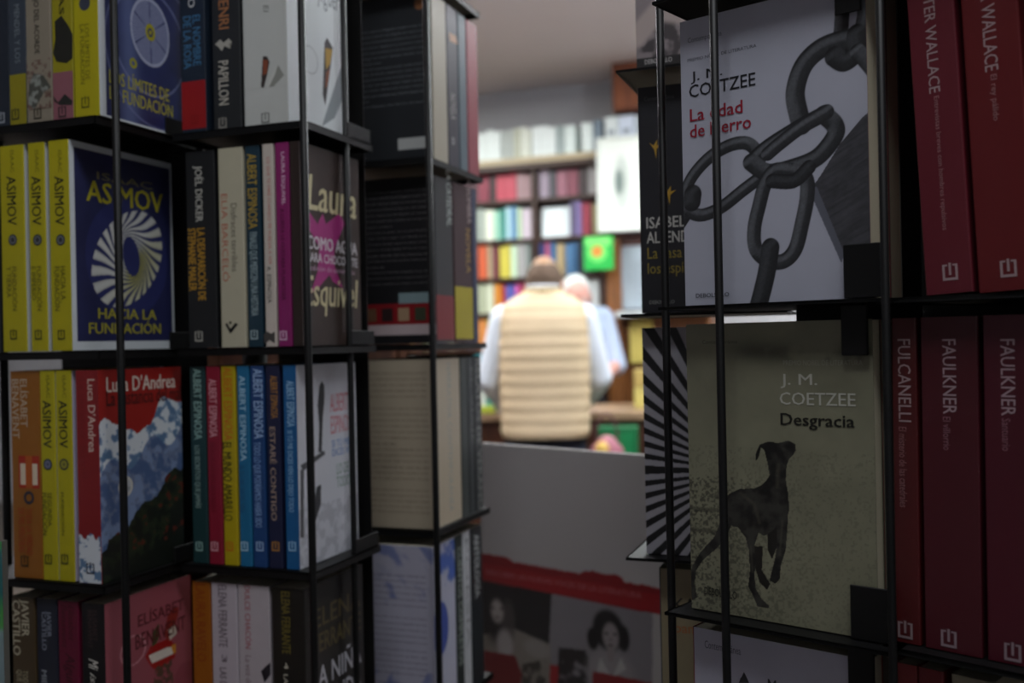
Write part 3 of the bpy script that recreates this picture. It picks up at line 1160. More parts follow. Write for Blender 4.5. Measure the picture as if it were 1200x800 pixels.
def boy(U, V):
    img = fill('#cfd2da', U)
    n = vnoise(U, V, 120, 21)
    img = mixa(img, (V < 0.055) * sstep(0.4, 0.6, n) * 0.5, '#9a9ea8')
    Q = lambda pts: [bk.px('f', x, y) for x, y in pts]
    img = mixa(img, in_poly(U, V, Q([(374, 452), (377, 446), (380, 452), (380, 470), (378, 490), (377, 528), (381, 530), (373, 530), (374, 500), (372, 475)])), '#26282c')
    img = mixa(img, in_poly(U, V, Q([(352, 545), (380, 528), (381, 532), (355, 552)])), '#4a4c50')
    img = mixa(img, in_poly(U, V, Q([(352, 550), (356, 550), (356, 630), (352, 630)])), '#5c5e62')
    img = mixa(img, in_poly(U, V, Q([(371, 570), (376, 568), (376, 590), (370, 610), (366, 606)])), '#34363a')
    return img


bk.raster('f', boy, 0.0007)
bk.text('ALBERT\nESPINOSA', 'f', 0.060, 0.120, 0.106, 0.160, '#c4707c', bold=0.010, name='author_lettering')
bk.text('SI TÚ ME\nDICES VEN', 'f', 0.062, 0.098, 0.106, 0.116, '#5a86c0', bold=0.010)
bk.text('LO DEJO\nTODO', 'f', 0.070, 0.066, 0.104, 0.090, '#5a8a74', bold=0.0)

G = 'paperbacks in the bottom middle pocket'
b = stack(PB, 3, 735, [
    (225.5, 247, dict(spine='#94540f', label='orange paperback with brown capitals, bottom row of left rack', W=0.12)),
    (248, 278, dict(spine='#b9b0b8', label='pale lilac paperback with grey name and the number 3', W=0.12)),
    (279, 316, dict(spine='#b4abb0', label='pale paperback with red author name, bottom row', W=0.12)),
    (318.5, 357, dict(spine='#1c1914', front='#1c1a18', label='black paperback with olive name and big white cover title', W=0.112)),
], G)
T(b[0], 'LAURA RAVELO', 's', 230, 684, 241, 775, '#8a3c10', bold=0.01)
T(b[1], 'ELENA FERRANTE', 's', 256, 685, 266, 758, '#6c6068', bold=0.01, name='author_lettering')
T(b[1], '3', 's', 260, 767, 266, 776, '#5c5058', bold=0.010)
T(b[1], 'LAS DEUDAS', 's', 258, 782, 266, 830, '#6c6068', bold=0.01)
T(b[2], 'DULCE CHACÓN', 's', 287, 686, 295, 760, '#a4545c', bold=0.01, name='author_lettering')
T(b[2], 'La voz dormida', 's', 288, 768, 295, 826, '#8a7478', bold=0.0)
b[2].poly('s', [[b[2].px('s', x, y) for x, y in ((306, 786), (312, 780), (317, 776), (317, 790), (310, 800), (312, 788))]], '#26222a', 'ink_stain')
T(b[3], 'ELENA FERRANTE', 's', 330, 693, 340, 766, '#6e6228', bold=0.01, name='author_lettering')
T(b[3], '4', 's', 333, 776, 338, 784, '#b9b4a4', bold=0.010)
T(b[3], 'LA NIÑA', 's', 333, 790, 339, 830, '#b9b4a4', bold=0.010)
bk = b[3]
bk.text('ELENA', 'f', 0.016, 0.148, 0.106, 0.166, '#5a5030', bold=0.01, name='author_lettering')
bk.text('FERRANTE', 'f', 0.016, 0.124, 0.106, 0.142, '#5a5030', bold=0.01, name='author_lettering')
bk.text('LA NIÑA', 'f', 0.012, 0.090, 0.106, 0.116, '#b4b4bc', bold=0.010)
bk.text('PERDIDA', 'f', 0.012, 0.060, 0.106, 0.084, '#b4b4bc', bold=0.010)

# ------------------------------------------------------------------ left rack, right column (backs of the books)
def blurb(b, lines, u0, u1, v1, dv, h, col, seed=0, name='blurb_lettering'):
    rnd = random.Random(seed)
    words = 'una historia de amor y de guerra que habla del paso del tiempo la memoria los sueños de una familia en la ciudad donde todo cambia con la llegada del otoño su mejor novela hasta hoy'.split()
    for i in range(lines):
        s = ' '.join(rnd.choice(words) for _ in range(9))
        e = u1 if (i % 7 != 6) else u0 + (u1 - u0) * rnd.uniform(0.3, 0.8)
        if i % 7 == 6:
            s = ' '.join(s.split()[:5])
        v = v1 - dv * i
        b.text(s, 'b', u0, v - h, e, v, col, bold=0.0, name=name, lift=0.00014)


G = 'paperbacks in the top right-hand pocket of the left rack'
b = stack(PC, 0, 100, [
    (507, 524, dict(spine='#b4ad9a', back='#23262a', label='cream-spined paperback with a dark text-covered back, top row')),
    (524.5, 537, dict(spine='#35333f', label='violet-grey paperback with picture on its spine, top row')),
    (538, 547, dict(spine='#5a6a74', label='slate blue thin paperback, top row of left rack')),
    (548, 560, dict(spine='#a04a54', label='salmon red paperback ending the top row by the aisle')),
], G)
blurb(b[0], 15, 0.012, 0.113, 0.155, 0.0062, 0.003, '#7c8084', 1)
b[0].rect('b', 0.080, 0.014, 0.121, 0.027, '#b4b6b4', 'bar_code_label')
b[0].disc('b', 0.110, 0.178, 0.006, '#8a5a34', sy=1.1)
T(b[1], 'NOVELA', 's', 528, 110, 534, 140, '#a9a4a0', bold=0.01)
b[1].poly('s', [[b[1].px('s', x, y) for x, y in ((526, 38), (534, 42), (536, 52), (527, 48))]], '#c89a78', 'picture')
E(b[1], 's', 531, 165, 0.007, '#c4c4c4')

G = 'paperbacks in the second right-hand pocket of the left rack'
b = stack(PC, 1, 290, [
    (510, 531, dict(spine='#26272a', back='#17171a', label='black paperback with red band, its back dense with small text')),
    (532, 553, dict(spine='#38141c', label='maroon paperback with a yellow foot, by the aisle')),
    (554, 559, dict(spine='#3a4260', label='thin indigo paperback ending the second row')),
], G)
blurb(b[0], 17, 0.010, 0.116, 0.176, 0.0066, 0.003, '#6a6668', 2)
b[0].rect('b', 0.001, 0.022, 0.124, 0.046, '#84141c', 'red_band')
b[0].rect('b', 0.001, 0.010, 0.124, 0.022, '#b9a8aa', 'pale_band')
for k in range(5):
    b[0].rect('b', 0.014 + k * 0.021, 0.026, 0.028 + k * 0.021, 0.041, ['#3a2420', '#6a4a34', '#2a1c1c', '#a08468', '#3a4030'][k], 'small_portrait')
b[0].rect('b', 0.078, 0.046, 0.118, 0.058, '#7c9094', 'price_label')
R(b[0], 's', 510, 346, 531, 398, '#801820', True)
T(b[0], 'LA CATEDRAL', 's', 523, 200, 529, 265, '#b4bcb8', bold=0.014)
R(b[1], 's', 532, 336, 553, 397, '#b0a20e', True)
T(b[1], 'LA SOMBRA', 's', 547, 205, 552, 262, '#b4a0a0', bold=0.010)
T(b[1], 'NOVELA', 's', 546, 268, 551, 320, '#a8843c', bold=0.01)

G = 'paperbacks in the third right-hand pocket of the left rack'
b = stack(PC, 2, 510, [
    (508, 540, dict(spine='#b4a892', back='#a89c88', label='beige paperback with its printed back turned to the viewer')),
    (541, 549, dict(spine='#3c4240', label='thin dark green-grey paperback next to the beige one')),
    (549.5, 556, dict(spine='#363a3c', label='thin charcoal paperback, second from the aisle end, third row')),
    (556.5, 565, dict(spine='#2c3032', label='black paperback with pale spine dots at the aisle end')),
], G)
blurb(b[0], 5, 0.012, 0.117, 0.176, 0.0066, 0.0028, '#6a6054', 3)
blurb(b[0], 13, 0.008, 0.119, 0.136, 0.0066, 0.0028, '#6a6054', 4)
blurb(b[0], 5, 0.014, 0.119, 0.044, 0.0062, 0.0028, '#6a6054', 5)
T(b[0], 'NARRATIVA CONTEMPORÁNEA', 's', 525, 425, 531, 600, '#8f9a98', bold=0.0)
T(b[3], 'RELATOS DE VERANO', 's', 559, 420, 564, 598, '#8a8c88', bold=0.010)
T(b[2], 'EL VIAJE', 's', 551, 430, 555, 520, '#6a6c68', bold=0.0)

G = 'paperbacks in the bottom right-hand pocket of the left rack'
b = stack(PC, 3, 700, [
    (508, 534, dict(spine='#aeb0c0', back='#a6a4b4', label='white paperback with blue petals on its back, bottom row')),
    (535, 543, dict(spine='#26302e', label='thin black-green paperback beside the petal one, bottom row')),
    (543.5, 552, dict(spine='#b9bcc0', label='white thin paperback, bottom row near the aisle')),
    (553, 566, dict(spine='#22282c', label='black paperback with white capitals at the aisle corner, bottom row')),
], G)
bk = b[0]


def petals(U, V):
    img = fill('#a6a4b4', U)
    a = np.arctan2(V - 0.085, U - 0.0)
    r = np.hypot(V - 0.085, U)
    n = vnoise(a * 0.05, r, 90, 4)
    m = sstep(0.45, 0.7, n) * sstep(0.03, 0.07, r) * ((V > 0.13) | (V < 0.05) | (U < 0.02))
    img = mixa(img, m * 0.8, '#5f6c9c')
    img = mixa(img, sstep(0.3, 0.15, n) * 0.5, '#8a8ea8')
    img = mixa(img, ((U < 0.022) & (np.abs(V - 0.12) < 0.028)).astype(float) * 0.7, '#4a5c94')
    return img


bk.raster('b', petals, 0.0009)
bk.raster('s', lambda U, V: mixa(mixa(fill('#aeb0c0', U), (np.hypot((U - 0.018) / 0.7, V - 0.095) < 0.03).astype(float), '#3a4c90'),
                                 sstep(0.5, 0.65, vnoise(U, V, 60, 3)) * (V > 0.13), '#4460a8'), 0.001, 0.001, 0.001, bk.t - 0.001, 0.188, 'blue_flower')
blurb(bk, 12, 0.014, 0.116, 0.158, 0.0068, 0.0028, '#55525e', 6)
blurb(bk, 5, 0.014, 0.116, 0.074, 0.0066, 0.0028, '#55525e', 7)
blurb(bk, 2, 0.010, 0.110, 0.036, 0.0062, 0.0028, '#55525e', 8)
T(b[1], 'CUENTOS COMPLETOS', 's', 537, 640, 542, 780, '#9aa49c', bold=0.010)
T(b[2], 'POESÍA', 's', 546, 630, 551, 760, '#8a8c90', bold=0.0)
T(b[3], 'ANTOLOGÍA', 's', 556, 625, 563, 700, '#b4b8b8', bold=0.014)

# ------------------------------------------------------------------ right rack, spines
SP = dict(lean=0.0, W=0.125)
b = []
G = 'red-spined paperbacks, upper row of the right rack'
zt = RT[1]


def spine_at(x0, x1, my, tier, lean, **kw):
    a, c = PS.sx(x0, my), PS.sx(x1, my)
    return Book(PS, RT[tier], a, c - a, kw.pop('label'), lean=lean, **kw)


L1 = math.radians(-2.6)
b1 = spine_at(1085, 1141, 342, 1, L1, spine='#5e1824', label='dark red paperback leaning left, white name down its spine', group=G)
b2 = spine_at(1147, 1215, 342, 1, L1 * 0.9, spine='#5e1014', label='thick red paperback leaning left at the right edge', group=G)
for bb, v0, v1, w0, w1 in ((b1, 0.1145, 0.184, 0.036, 0.1125), (b2, 0.1205, 0.187, 0.093, 0.1185)):
    bb.text('FOSTER WALLACE', 's', bb.t * 0.36, v0, bb.t * 0.60, v1, '#9c8688', bold=0.008, name='author_lettering')
    bb.text('Entrevistas breves con hombres repulsivos' if bb is b1 else 'El rey pálido', 's', bb.t * 0.42, w0, bb.t * 0.56, w1, '#956c6e', bold=0)
    bb.emblem('s', bb.t * 0.55, 0.012, 0.0085, '#9c8688')

G = 'red-spined paperbacks, lower row of the right rack'
L2 = math.radians(0.3)
b3 = spine_at(1046, 1075, 560, 2, L2, spine='#4c0f11', label='thin dark red paperback beside the corner stop, lower row', group=G)
b4 = spine_at(1080, 1147, 560, 2, L2, spine='#460e19', label='thick wine-red paperback in the middle of the lower row', group=G)
b5 = spine_at(1153, 1225, 560, 2, L2, spine='#480b1c', label='thick wine-red paperback cut by the right edge, lower row', group=G)
T(b3, 'FULCANELLI', 's', 1051, 397, 1066, 494, '#a08a8c', bold=0.006, name='author_lettering')
T(b3, 'El misterio de las catedrales', 's', 1053, 500, 1062, 594, '#8c6264', bold=0)
T(b4, 'FAULKNER', 's', 1103, 397, 1119, 485, '#a08a90', bold=0.006, name='author_lettering')
T(b4, 'El villorrio', 's', 1104, 488, 1113, 527, '#865c66', bold=0)
T(b5, 'FAULKNER', 's', 1171, 397, 1188, 487, '#a08a90', bold=0.006, name='author_lettering')
T(b5, 'Santuario', 's', 1173, 490, 1183, 528, '#865c66', bold=0)
E(b3, 's', 1061, 738, 0.0088, '#8a787a')
E(b4, 's', 1112, 748, 0.0088, '#8a787e')
E(b5, 's', 1187, 764, 0.0088, '#8a787e')
G = 'paperbacks just showing at the bottom right'
for (x0, x1, col, lb) in ((1050, 1075, '#7a1c20', 'red paperback top just showing at the bottom, next to the corner pole'),
                          (1076, 1106, '#6e1620', 'dark red paperback top just showing at the bottom, in the middle'),
                          (1115, 1165, '#8a8270', 'grey-beige paperback top just showing in the bottom right corner')):
    spine_at(x0, x1, 800, 3, 0, spine=col, label=lb, group=G)

# ------------------------------------------------------------------ right rack, front covers
def rbook(tier, x0, t, label, pk=PR, **kw):
    return Book(pk, RT[tier], x0 - t, t, label, **kw)


GC = 'paperbacks behind the front covers of the right rack'
c1 = rbook(1, 0.0, 0.019, 'grey paperback with heavy black chain on its cover and black and red title', spine='#8a1c24', front='#aeb0be', pages='#cfc6ac')
rbook(1, -0.0195, 0.014, 'paperback standing directly behind the chain cover', spine='#4a1c20', front='#6c6458', pages='#b9b096')
rbook(1, -0.034, 0.020, 'third paperback back behind the chain cover', spine='#4c4a44', front='#6c6458', pages='#a49c84')

PXC = lambda pts: [c1.px('f', x, y) for x, y in pts]


def chain(U, V):
    n = vnoise(U, V, 25, 2)
    k = 0.93 + 0.1 * n + 0.05 * (V / 0.19)
    img = fill('#aeb0be', U) * k[..., None]
    px = 0.00051
    # weathered post
    post = PXC([(950, 222), (962, 205), (985, 168), (1010, 138), (1022, 128), (1032, 130), (1034, 300), (1000, 312), (986, 300)])
    m = in_poly(U, V, post)
    g = vnoise(U * 0.35 + V * 0.9, V * 0.35 - U * 0.9, 420, 7)
    g2 = vnoise((U * 0.90 + V * 0.42) * 0.14, (V * 0.90 - U * 0.42), 700, 9)
    col = (0.018 + 0.055 * g2 + 0.02 * g)
    img = img * (1 - m[..., None]) + m[..., None] * np.stack([col, col, col * 1.15], -1)
    bev = in_poly(U, V, PXC([(948, 222), (957, 218), (990, 298), (986, 308)]))
    img = mixa(img, bev, '#5f616c')
    # path of the large upper link (part of the printed photograph)
    A = [(1012, 44), (985, 48), (960, 58), (941, 78), (932, 108), (936, 134), (940, 146)]
    def tb(pts, r, **kw):
        nonlocal img
        img = iron_tube(img, U, V, PXC(pts), r * px, **kw)
    tb([(990, -60), (988, 0), (985, 45), (984, 60)], 9, base=0.012, seed=1)
    tb([(1016, -40), (1014, 20), (1004, 52)], 10, base=0.012, seed=2)
    tb([(812, 235), (795, 262), (780, 280)], 11, base=0.014, seed=3)
    tb(A, 12.5, base=0.02, hi=0.13, seed=4)
    tb([(1004, 40), (1003, 60), (990, 72), (978, 66)], 12, base=0.012, hi=0.05, seed=5)
    tb([(1005, 60), (1022, 80), (1032, 95)], 9, base=0.014, seed=6)
    # left oval link
    tb([(895, 205), (872, 222), (845, 243), (822, 252), (807, 246), (803, 228), (812, 206), (832, 184), (856, 170), (876, 168), (888, 180), (890, 196)], 8.5, base=0.02, seed=7)
    tb([(812, 228), (811, 236)], 13, base=0.015, hi=0.05, seed=8)
    # centre link
    tb([(968, 132), (935, 150), (900, 172), (882, 188)], 10, base=0.016, seed=9)
    tb([(880, 190), (900, 202), (930, 196), (958, 184), (978, 160), (978, 146), (965, 134)], 11, base=0.018, hi=0.12, seed=10)
    # hanging oval link
    tb([(925, 200), (908, 200), (897, 215), (890, 240), (884, 268), (886, 292), (900, 305), (918, 306), (932, 292), (940, 262), (946, 230), (944, 208), (928, 200)], 9.5, base=0.02, hi=0.14, seed=11)
    tb([(905, 212), (930, 212), (948, 196)], 9, base=0.012, hi=0.04, seed=13)
    tb([(969, 131), (940, 148), (914, 168), (900, 180)], 9, base=0.02, hi=0.15, seed=14)
    tb([(903, 290), (898, 322), (888, 362)], 12, base=0.014, hi=0.05, seed=12)
    return img


c1.raster('f', chain, 0.0005)
T(c1, 'Contemporánea', 'f', 806, 40, 846, 48, '#55565e', bold=0, name='small_lettering')
def line(b, face, s, x0, y0, x1, h, col, **kw):
    """baseline starts at photograph point (x0, y0), ends at x1, letters h metres tall"""
    u0, v0 = b.px(face, x0, y0)
    u1 = b.px(face, x1, y0)[0]
    b.text(s, face, u0, v0, u1, v0 + h, col, **kw)


line(c1, 'f', 'PREMIO NOBEL DE LITERATURA', 806, 73, 887, 0.0021, '#45464e', bold=0, name='small_lettering')
line(c1, 'f', 'J. M.', 810, 99, 847, 0.0082, '#1a1b20', bold=0.006, name='author_lettering')
line(c1, 'f', 'COETZEE', 808, 115, 886, 0.0084, '#1a1b20', bold=0.006, name='author_lettering')
line(c1, 'f', 'La edad', 809, 143, 871, 0.0084, '#94182e', bold=0.010)
line(c1, 'f', 'de hierro', 809, 162, 881, 0.0086, '#94182e', bold=0.010)
T(c1, 'DEBOLSILLO', 'f', 816, 343, 855, 348, '#2a2b30', bold=0.01, name='imprint_lettering')

c2 = rbook(2, 0.0, 0.013, 'sand-coloured paperback with a lean dark dog walking on its cover', spine='#4a4a3c', front='#7c7b66', pages='#bdb69c')
rbook(2, -0.0135, 0.012, 'red paperback standing directly behind the dog cover', spine='#7a1c24', front='#6a1c24', pages='#b9b29a')
rbook(2, -0.026, 0.022, 'third paperback back behind the dog cover', spine='#3c3a34', front='#55504a', pages='#a8a18a')
PXD = lambda pts: [c2.px('f', x, y) for x, y in pts]


def dog(U, V):
    n = vnoise(U, V, 60, 3, 5)
    f = vnoise(U, V, 700, 5, 3)
    W, H = 0.125, 0.19
    img = fill('#7c7b66', U)
    k = 0.82 + 0.35 * n
    img = img * k[..., None]
    # dark furrows near the top, coarse sand towards the lower left
    fur = np.exp(-((V - (0.171 - 0.06 * (U - 0.06))) / 0.007) ** 2) * sstep(0.02, 0.05, U)
    img = mixa(img, fur * 0.7 * sstep(0.3, 0.6, n), '#34342a')
    bump = sstep(0.45, 0.62, f) * np.clip(1 - U / 0.09, 0, 1) * (V < 0.09)
    img = mixa(img, bump * 0.8, '#2e2d24')
    img = mixa(img, sstep(0.58, 0.7, f) * 0.30 * (V < 0.11), '#45443a')
    for (a, bq) in (((755, 590), (850, 600)), ((800, 620), (850, 625)), ((840, 582), (880, 590))):
        pa, pb = c2.px('f', *a), c2.px('f', *bq)
        d, _, _ = line_d(U + 0.003 * (n - 0.5), V + 0.004 * (f - 0.5), [pa, pb])
        img = mixa(img, (1 - sstep(0.0006, 0.0022, d)) * 0.6, '#23221b')
    sh = np.array(lin('#1c1a15'))
    far = [[(898, 600), (912, 604), (911, 640), (905, 655), (900, 645)],
           [(884, 640), (894, 640), (893, 668), (903, 684), (899, 691), (890, 682), (886, 668)]]
    near = [
        [(854, 579), (866, 573), (884, 572), (893, 568), (899, 562), (902, 556), (899, 540), (896, 528), (892, 524), (889, 536), (886, 540), (886, 531), (890, 521),
         (901, 517), (912, 519), (924, 516), (932, 520), (933, 527), (930, 533), (925, 537), (922, 546), (921, 562), (924, 580), (925, 598), (921, 612),
         (914, 612), (905, 622), (896, 628), (889, 624), (884, 640), (887, 660), (884, 672), (886, 690), (893, 702), (902, 710), (900, 713), (888, 711), (882, 697),
         (877, 687), (879, 668), (878, 646), (874, 630), (865, 618), (857, 616), (850, 632), (838, 644), (824, 656), (816, 668), (814, 684), (817, 700), (811, 703),
         (809, 686), (811, 664), (820, 648), (838, 628), (846, 606), (848, 590)],
        [(908, 606), (924, 596), (923, 618), (921, 644), (915, 664), (914, 678), (909, 684), (902, 680), (904, 671), (908, 656), (911, 636), (911, 620)],
    ]
    dn = vnoise(U, V, 180, 17)
    for pl in far:
        img = mixa(img, in_poly(U, V, PXD(pl)), '#1a1813')
    for pl in near:
        m = in_poly(U, V, PXD(pl))
        cc = np.array(lin('#2b2720')) * 0 + (0.006 + 0.030 * sstep(0.3, 0.75, dn))[..., None] * np.array([1.05, 1.0, 0.85])
        img = img * (1 - m[..., None]) + cc * m[..., None]
    # rib and neck highlights printed in the picture
    for pts, wd in (([(868, 578), (884, 590), (890, 612)], 3), ([(912, 545), (911, 570)], 3.5), ([(880, 640), (882, 670)], 1.8), ([(917, 610), (914, 650)], 1.8)):
        d, _, _ = line_d(U, V, PXD(pts))
        img = mixa(img, (1 - sstep(0, wd * 0.0007, d)) * 0.16, '#7a7462')
    return img


c2.raster('f', dog, 0.0005)
T(c2, 'Contemporánea', 'f', 823, 398, 864, 404, '#4a4a3e', bold=0, name='small_lettering')
T(c2, 'PREMIO NOBEL DE LITERATURA', 'f', 918, 422, 1011, 428, '#8a8a7c', bold=0, name='small_lettering')
T(c2, 'J. M.', 'f', 915, 438, 958, 455, '#b9b9ae', bold=0.006, name='author_lettering')
T(c2, 'COETZEE', 'f', 914, 460, 1003, 475, '#b9b9ae', bold=0.006, name='author_lettering')
T(c2, 'Desgracia', 'f', 915, 485, 1002, 504, '#161611', bold=0.014)
T(c2, 'DEBOLSILLO', 'f', 826, 690, 864, 699, '#1c1c18', bold=0.01, name='imprint_lettering')

c3 = rbook(3, 0.0, 0.020, 'pale grey paperback with small church drawing, under the dog cover', spine='#7a1c20', front='#b0b0c0', pages='#c4bca4', W=0.120)
T(c3, 'Contemporánea', 'f', 826, 754, 868, 766, '#4a4a58', bold=0, name='small_lettering')
c3.poly('f', [[c3.px('f', x, y) for x, y in ((866, 800), (868, 794), (871, 792), (872, 787), (873, 792), (876, 795), (878, 800))]], '#2c2c34', 'church_drawing')
c3.text('Memorias', 'f', c3.px('f', 900, 800)[0], c3.px('f', 900, 804)[1] - 0.004, c3.px('f', 960, 800)[0], c3.px('f', 900, 795)[1], '#2c2c34', bold=0.01)
rbook(3, -0.0205, 0.02, 'paperback behind the pale church cover', spine='#3c3a34', front='#55504a', pages='#a8a18a')

# ------------------------------------------------------------------ right rack, farther pocket (left)
q0 = rbook(0, 0.0, 0.018, 'grey photographic paperback at the very top beside the chain cover', pk=PQ, spine='#4a4648', front='#6c6668')


def portrait(U, V):
    img = fill('#8a8082', U)
    n = vnoise(U, V, 50, 31)
    img = mixa(img, sstep(0.45, 0.55, n), '#4a4446')
    img = mixa(img, (V < 0.012).astype(float), '#2a2829')
    d, _, _ = line_d(U, V, [(0.0, 0.030), (0.02, 0.05), (0.04, 0.045), (0.05, 0.09)])
    img = mixa(img, 1 - sstep(0.006, 0.012, d), '#b3a4a0')
    return img


q0.raster('f', portrait, 0.001)
q0.text('DEBOLSILLO', 'f', 0.007, 0.006, 0.030, 0.010, '#b4b0ae', bold=0.01, name='imprint_lettering')

q1 = rbook(1, 0.0, 0.022, 'black paperback with white name and gold title beside the chain cover', pk=PQ, spine='#121214', front='#1d1d22')
T(q1, 'Contemporánea', 'f', 755, 112, 790, 118, '#5c5c60', bold=0, name='small_lettering')
q1.text('ISABEL', 'f', 0.0055, 0.071, 0.0385, 0.0805, '#b4b2ac', bold=0.01, name='author_lettering')
q1.text('ALLENDE', 'f', 0.0055, 0.0585, 0.046, 0.068, '#b4b2ac', bold=0.01, name='author_lettering')
q1.text('La casa de', 'f', 0.0060, 0.0455, 0.048, 0.0550, '#8a7a30', bold=0.0)
q1.text('los espíritus', 'f', 0.0060, 0.0300, 0.055, 0.0420, '#8a7a30', bold=0.0)
q1.text('DEBOLSILLO', 'f', 0.007, 0.0075, 0.028, 0.0105, '#8a8a86', bold=0.01, name='imprint_lettering')
for (x, y, s) in ((768, 172, 1.0), (784, 226, 1.0)):
    u, v = q1.px('f', x, y)
    q1.poly('f', [[(u - .005 * s, v + .004 * s), (u - .0015, v + .001), (u + .002 * s, v + .006 * s), (u + .001, v + .001), (u + .006 * s, v + .002 * s),
                   (u + .001, v - .002), (u + .0005, v - .010 * s), (u - .001, v - .002)]], '#a8842c', 'gold_bird')

q2 = rbook(2, 0.0, 0.02, 'paperback with radiating black and white stripes beside the dog cover', pk=PQ, spine='#c8c8c8', front='#9a9aa2')
_cx, _cy = q2.px('f', 870, 552)


def rays(U, V):
    img = fill('#a6a4ac', U)
    a = np.arctan2(V - _cy, U - _cx) + 0.02
    k = (a / 0.125) % 1.0
    img = mixa(img, (k < 0.48).astype(float), '#111113')
    return img


q2.raster('f', rays, 0.0005, u1=0.08)

q3 = rbook(3, 0.0, 0.03, 'tan hardback with dark blue spine at the foot of the right rack', pk=PQ, spine='#27303e', front='#8f8468', pages='#9a9a78', name='hardback')
q3.o.location.x += 0.010
q3.text('KAY', 'f', 0.012, 0.155, 0.040, 0.166, '#23211c', bold=0.01, name='author_lettering')
q3.text('Joanna', 'f', 0.008, 0.134, 0.040, 0.145, '#a8683c', bold=0.01, name='author_lettering')
q3.text('d', 'f', 0.028, 0.100, 0.036, 0.118, '#a02a20', bold=0.010)

# ================================================================== BACK OF THE SHOP
# bookcase frame: local s along the case, local y away from the viewer
BO = (0.0, 6.30)
BR = math.radians(-20)
PK = Pocket(BO, -20)                 # reuse of the ray helper: local x = s, local y = depth
WD = wood('#2a1710', '#4a2c1c')
WDB = wood('#6a4020', '#8f5a2c')
bc = thing('bookcase', (BO[0], BO[1], 0), BR, 'tall dark wooden bookcase full of books along the back wall', 'bookcase')
S0, S1 = -0.75, 0.592
SD = PK.sx(627, 300)                 # divider
DEP = 0.27
shelf_px = [187, 234, 280, 325, 366.5, 408, 450, 492, 536]     # top surface of each board, read at x = 600
sz = [PK.front(600, y)[1] for y in shelf_px]
box('side_panel', S0 - 0.03, S0, -0.01, DEP, 0, sz[0] - 0.03, WD, bc)
box('side_panel', S1, S1 + 0.03, -0.01, DEP, 0, sz[0] - 0.03, WD, bc)
box('divider', SD - 0.013, SD + 0.013, 0, DEP, 0, sz[0] - 0.03, WD, bc)
box('back_panel', S0, S1, DEP, DEP + 0.01, 0, sz[0] - 0.03, WD, bc)
for i, z in enumerate(sz):
    if i == 0:
        box('cornice', S0 - 0.05, S1 + 0.06, -0.04, DEP, z - 0.072, z - 0.038, WD, bc, bev=0.004)
        box('top_board', S0 - 0.05, S1 + 0.06, -0.05, DEP, z - 0.038, z, mat('#b8a888', 0.5), bc)
    else:
        box('shelf', S0, S1, 0.0, DEP, z - 0.02, z, WD, bc)
box('plinth', S0, S1, 0.02, DEP, 0, 0.09, WD, bc)

ORD = ['first', 'second', 'third', 'fourth', 'fifth', 'sixth', 'seventh', 'eighth', 'ninth', 'tenth', 'eleventh', 'twelfth', 'thirteenth', 'fourteenth',
       'fifteenth', 'sixteenth', 'seventeenth', 'eighteenth', 'nineteenth', 'twentieth']


def far_book(root_loc, rz, t, W, H, col, pages, label, group, cat='book', name='book'):
    """one upright far-off volume: U-shaped cover round a page block, in one mesh"""
    bm = bmesh.new()
    c = 0.003
    bm_box(bm, 0, t, 0, c, 0, H, 0)
    bm_box(bm, 0, c, c, W, 0, H, 0)
    bm_box(bm, t - c, t, c, W, 0, H, 0)
    bm_box(bm, c, t - c, c, W - 0.004, 0.003, H - 0.004, 1)
    o = mobj(name, bm, [mat(col, 0.5, 0, 0.12, 25.0), pages_mat(pages)])
    o.location = root_loc
    o.rotation_euler = (0, 0, rz)
    o['label'] = label; o['category'] = cat; o['group'] = group
    return o


def shelf_row(si, side, items, place, hfrac=0.86):
    """items: (px0, px1, colour, colour word, [height fraction])"""
    z = sz[si]
    up = sz[si - 1] - z if si else 0.2
    my = shelf_px[si] - 18
    for k, it in enumerate(items):
        x0, x1, col, cw = it[:4]
        hf = it[4] if len(it) > 4 else hfrac
        a, c = PK.sx(x0, my), PK.sx(x1, my)
        n = max(1, round((c - a) / 0.045))
        for j in range(n):
            t0 = a + (c - a) * j / n
            t1 = a + (c - a) * (j + 1) / n
            H = up * hf * (1 + 0.05 * math.sin(k * 5.1 + j * 2.3 + si))
            P = PK.world(t0 + 0.0008, 0.02 + 0.012 * abs(math.sin(k * 3.3 + j)), z + 0.0006)
            which = '' if n == 1 else ['left ', 'right '][j] if n == 2 else ['left ', 'middle ', 'right ', 'rightmost '][j]
            far_book(P, BR, t1 - t0 - 0.0016, 0.17, H, col, '#c9c2b0',
                     '%s%s book, %s from left, %s' % (which, cw, ORD[k], place), 'books %s' % place)


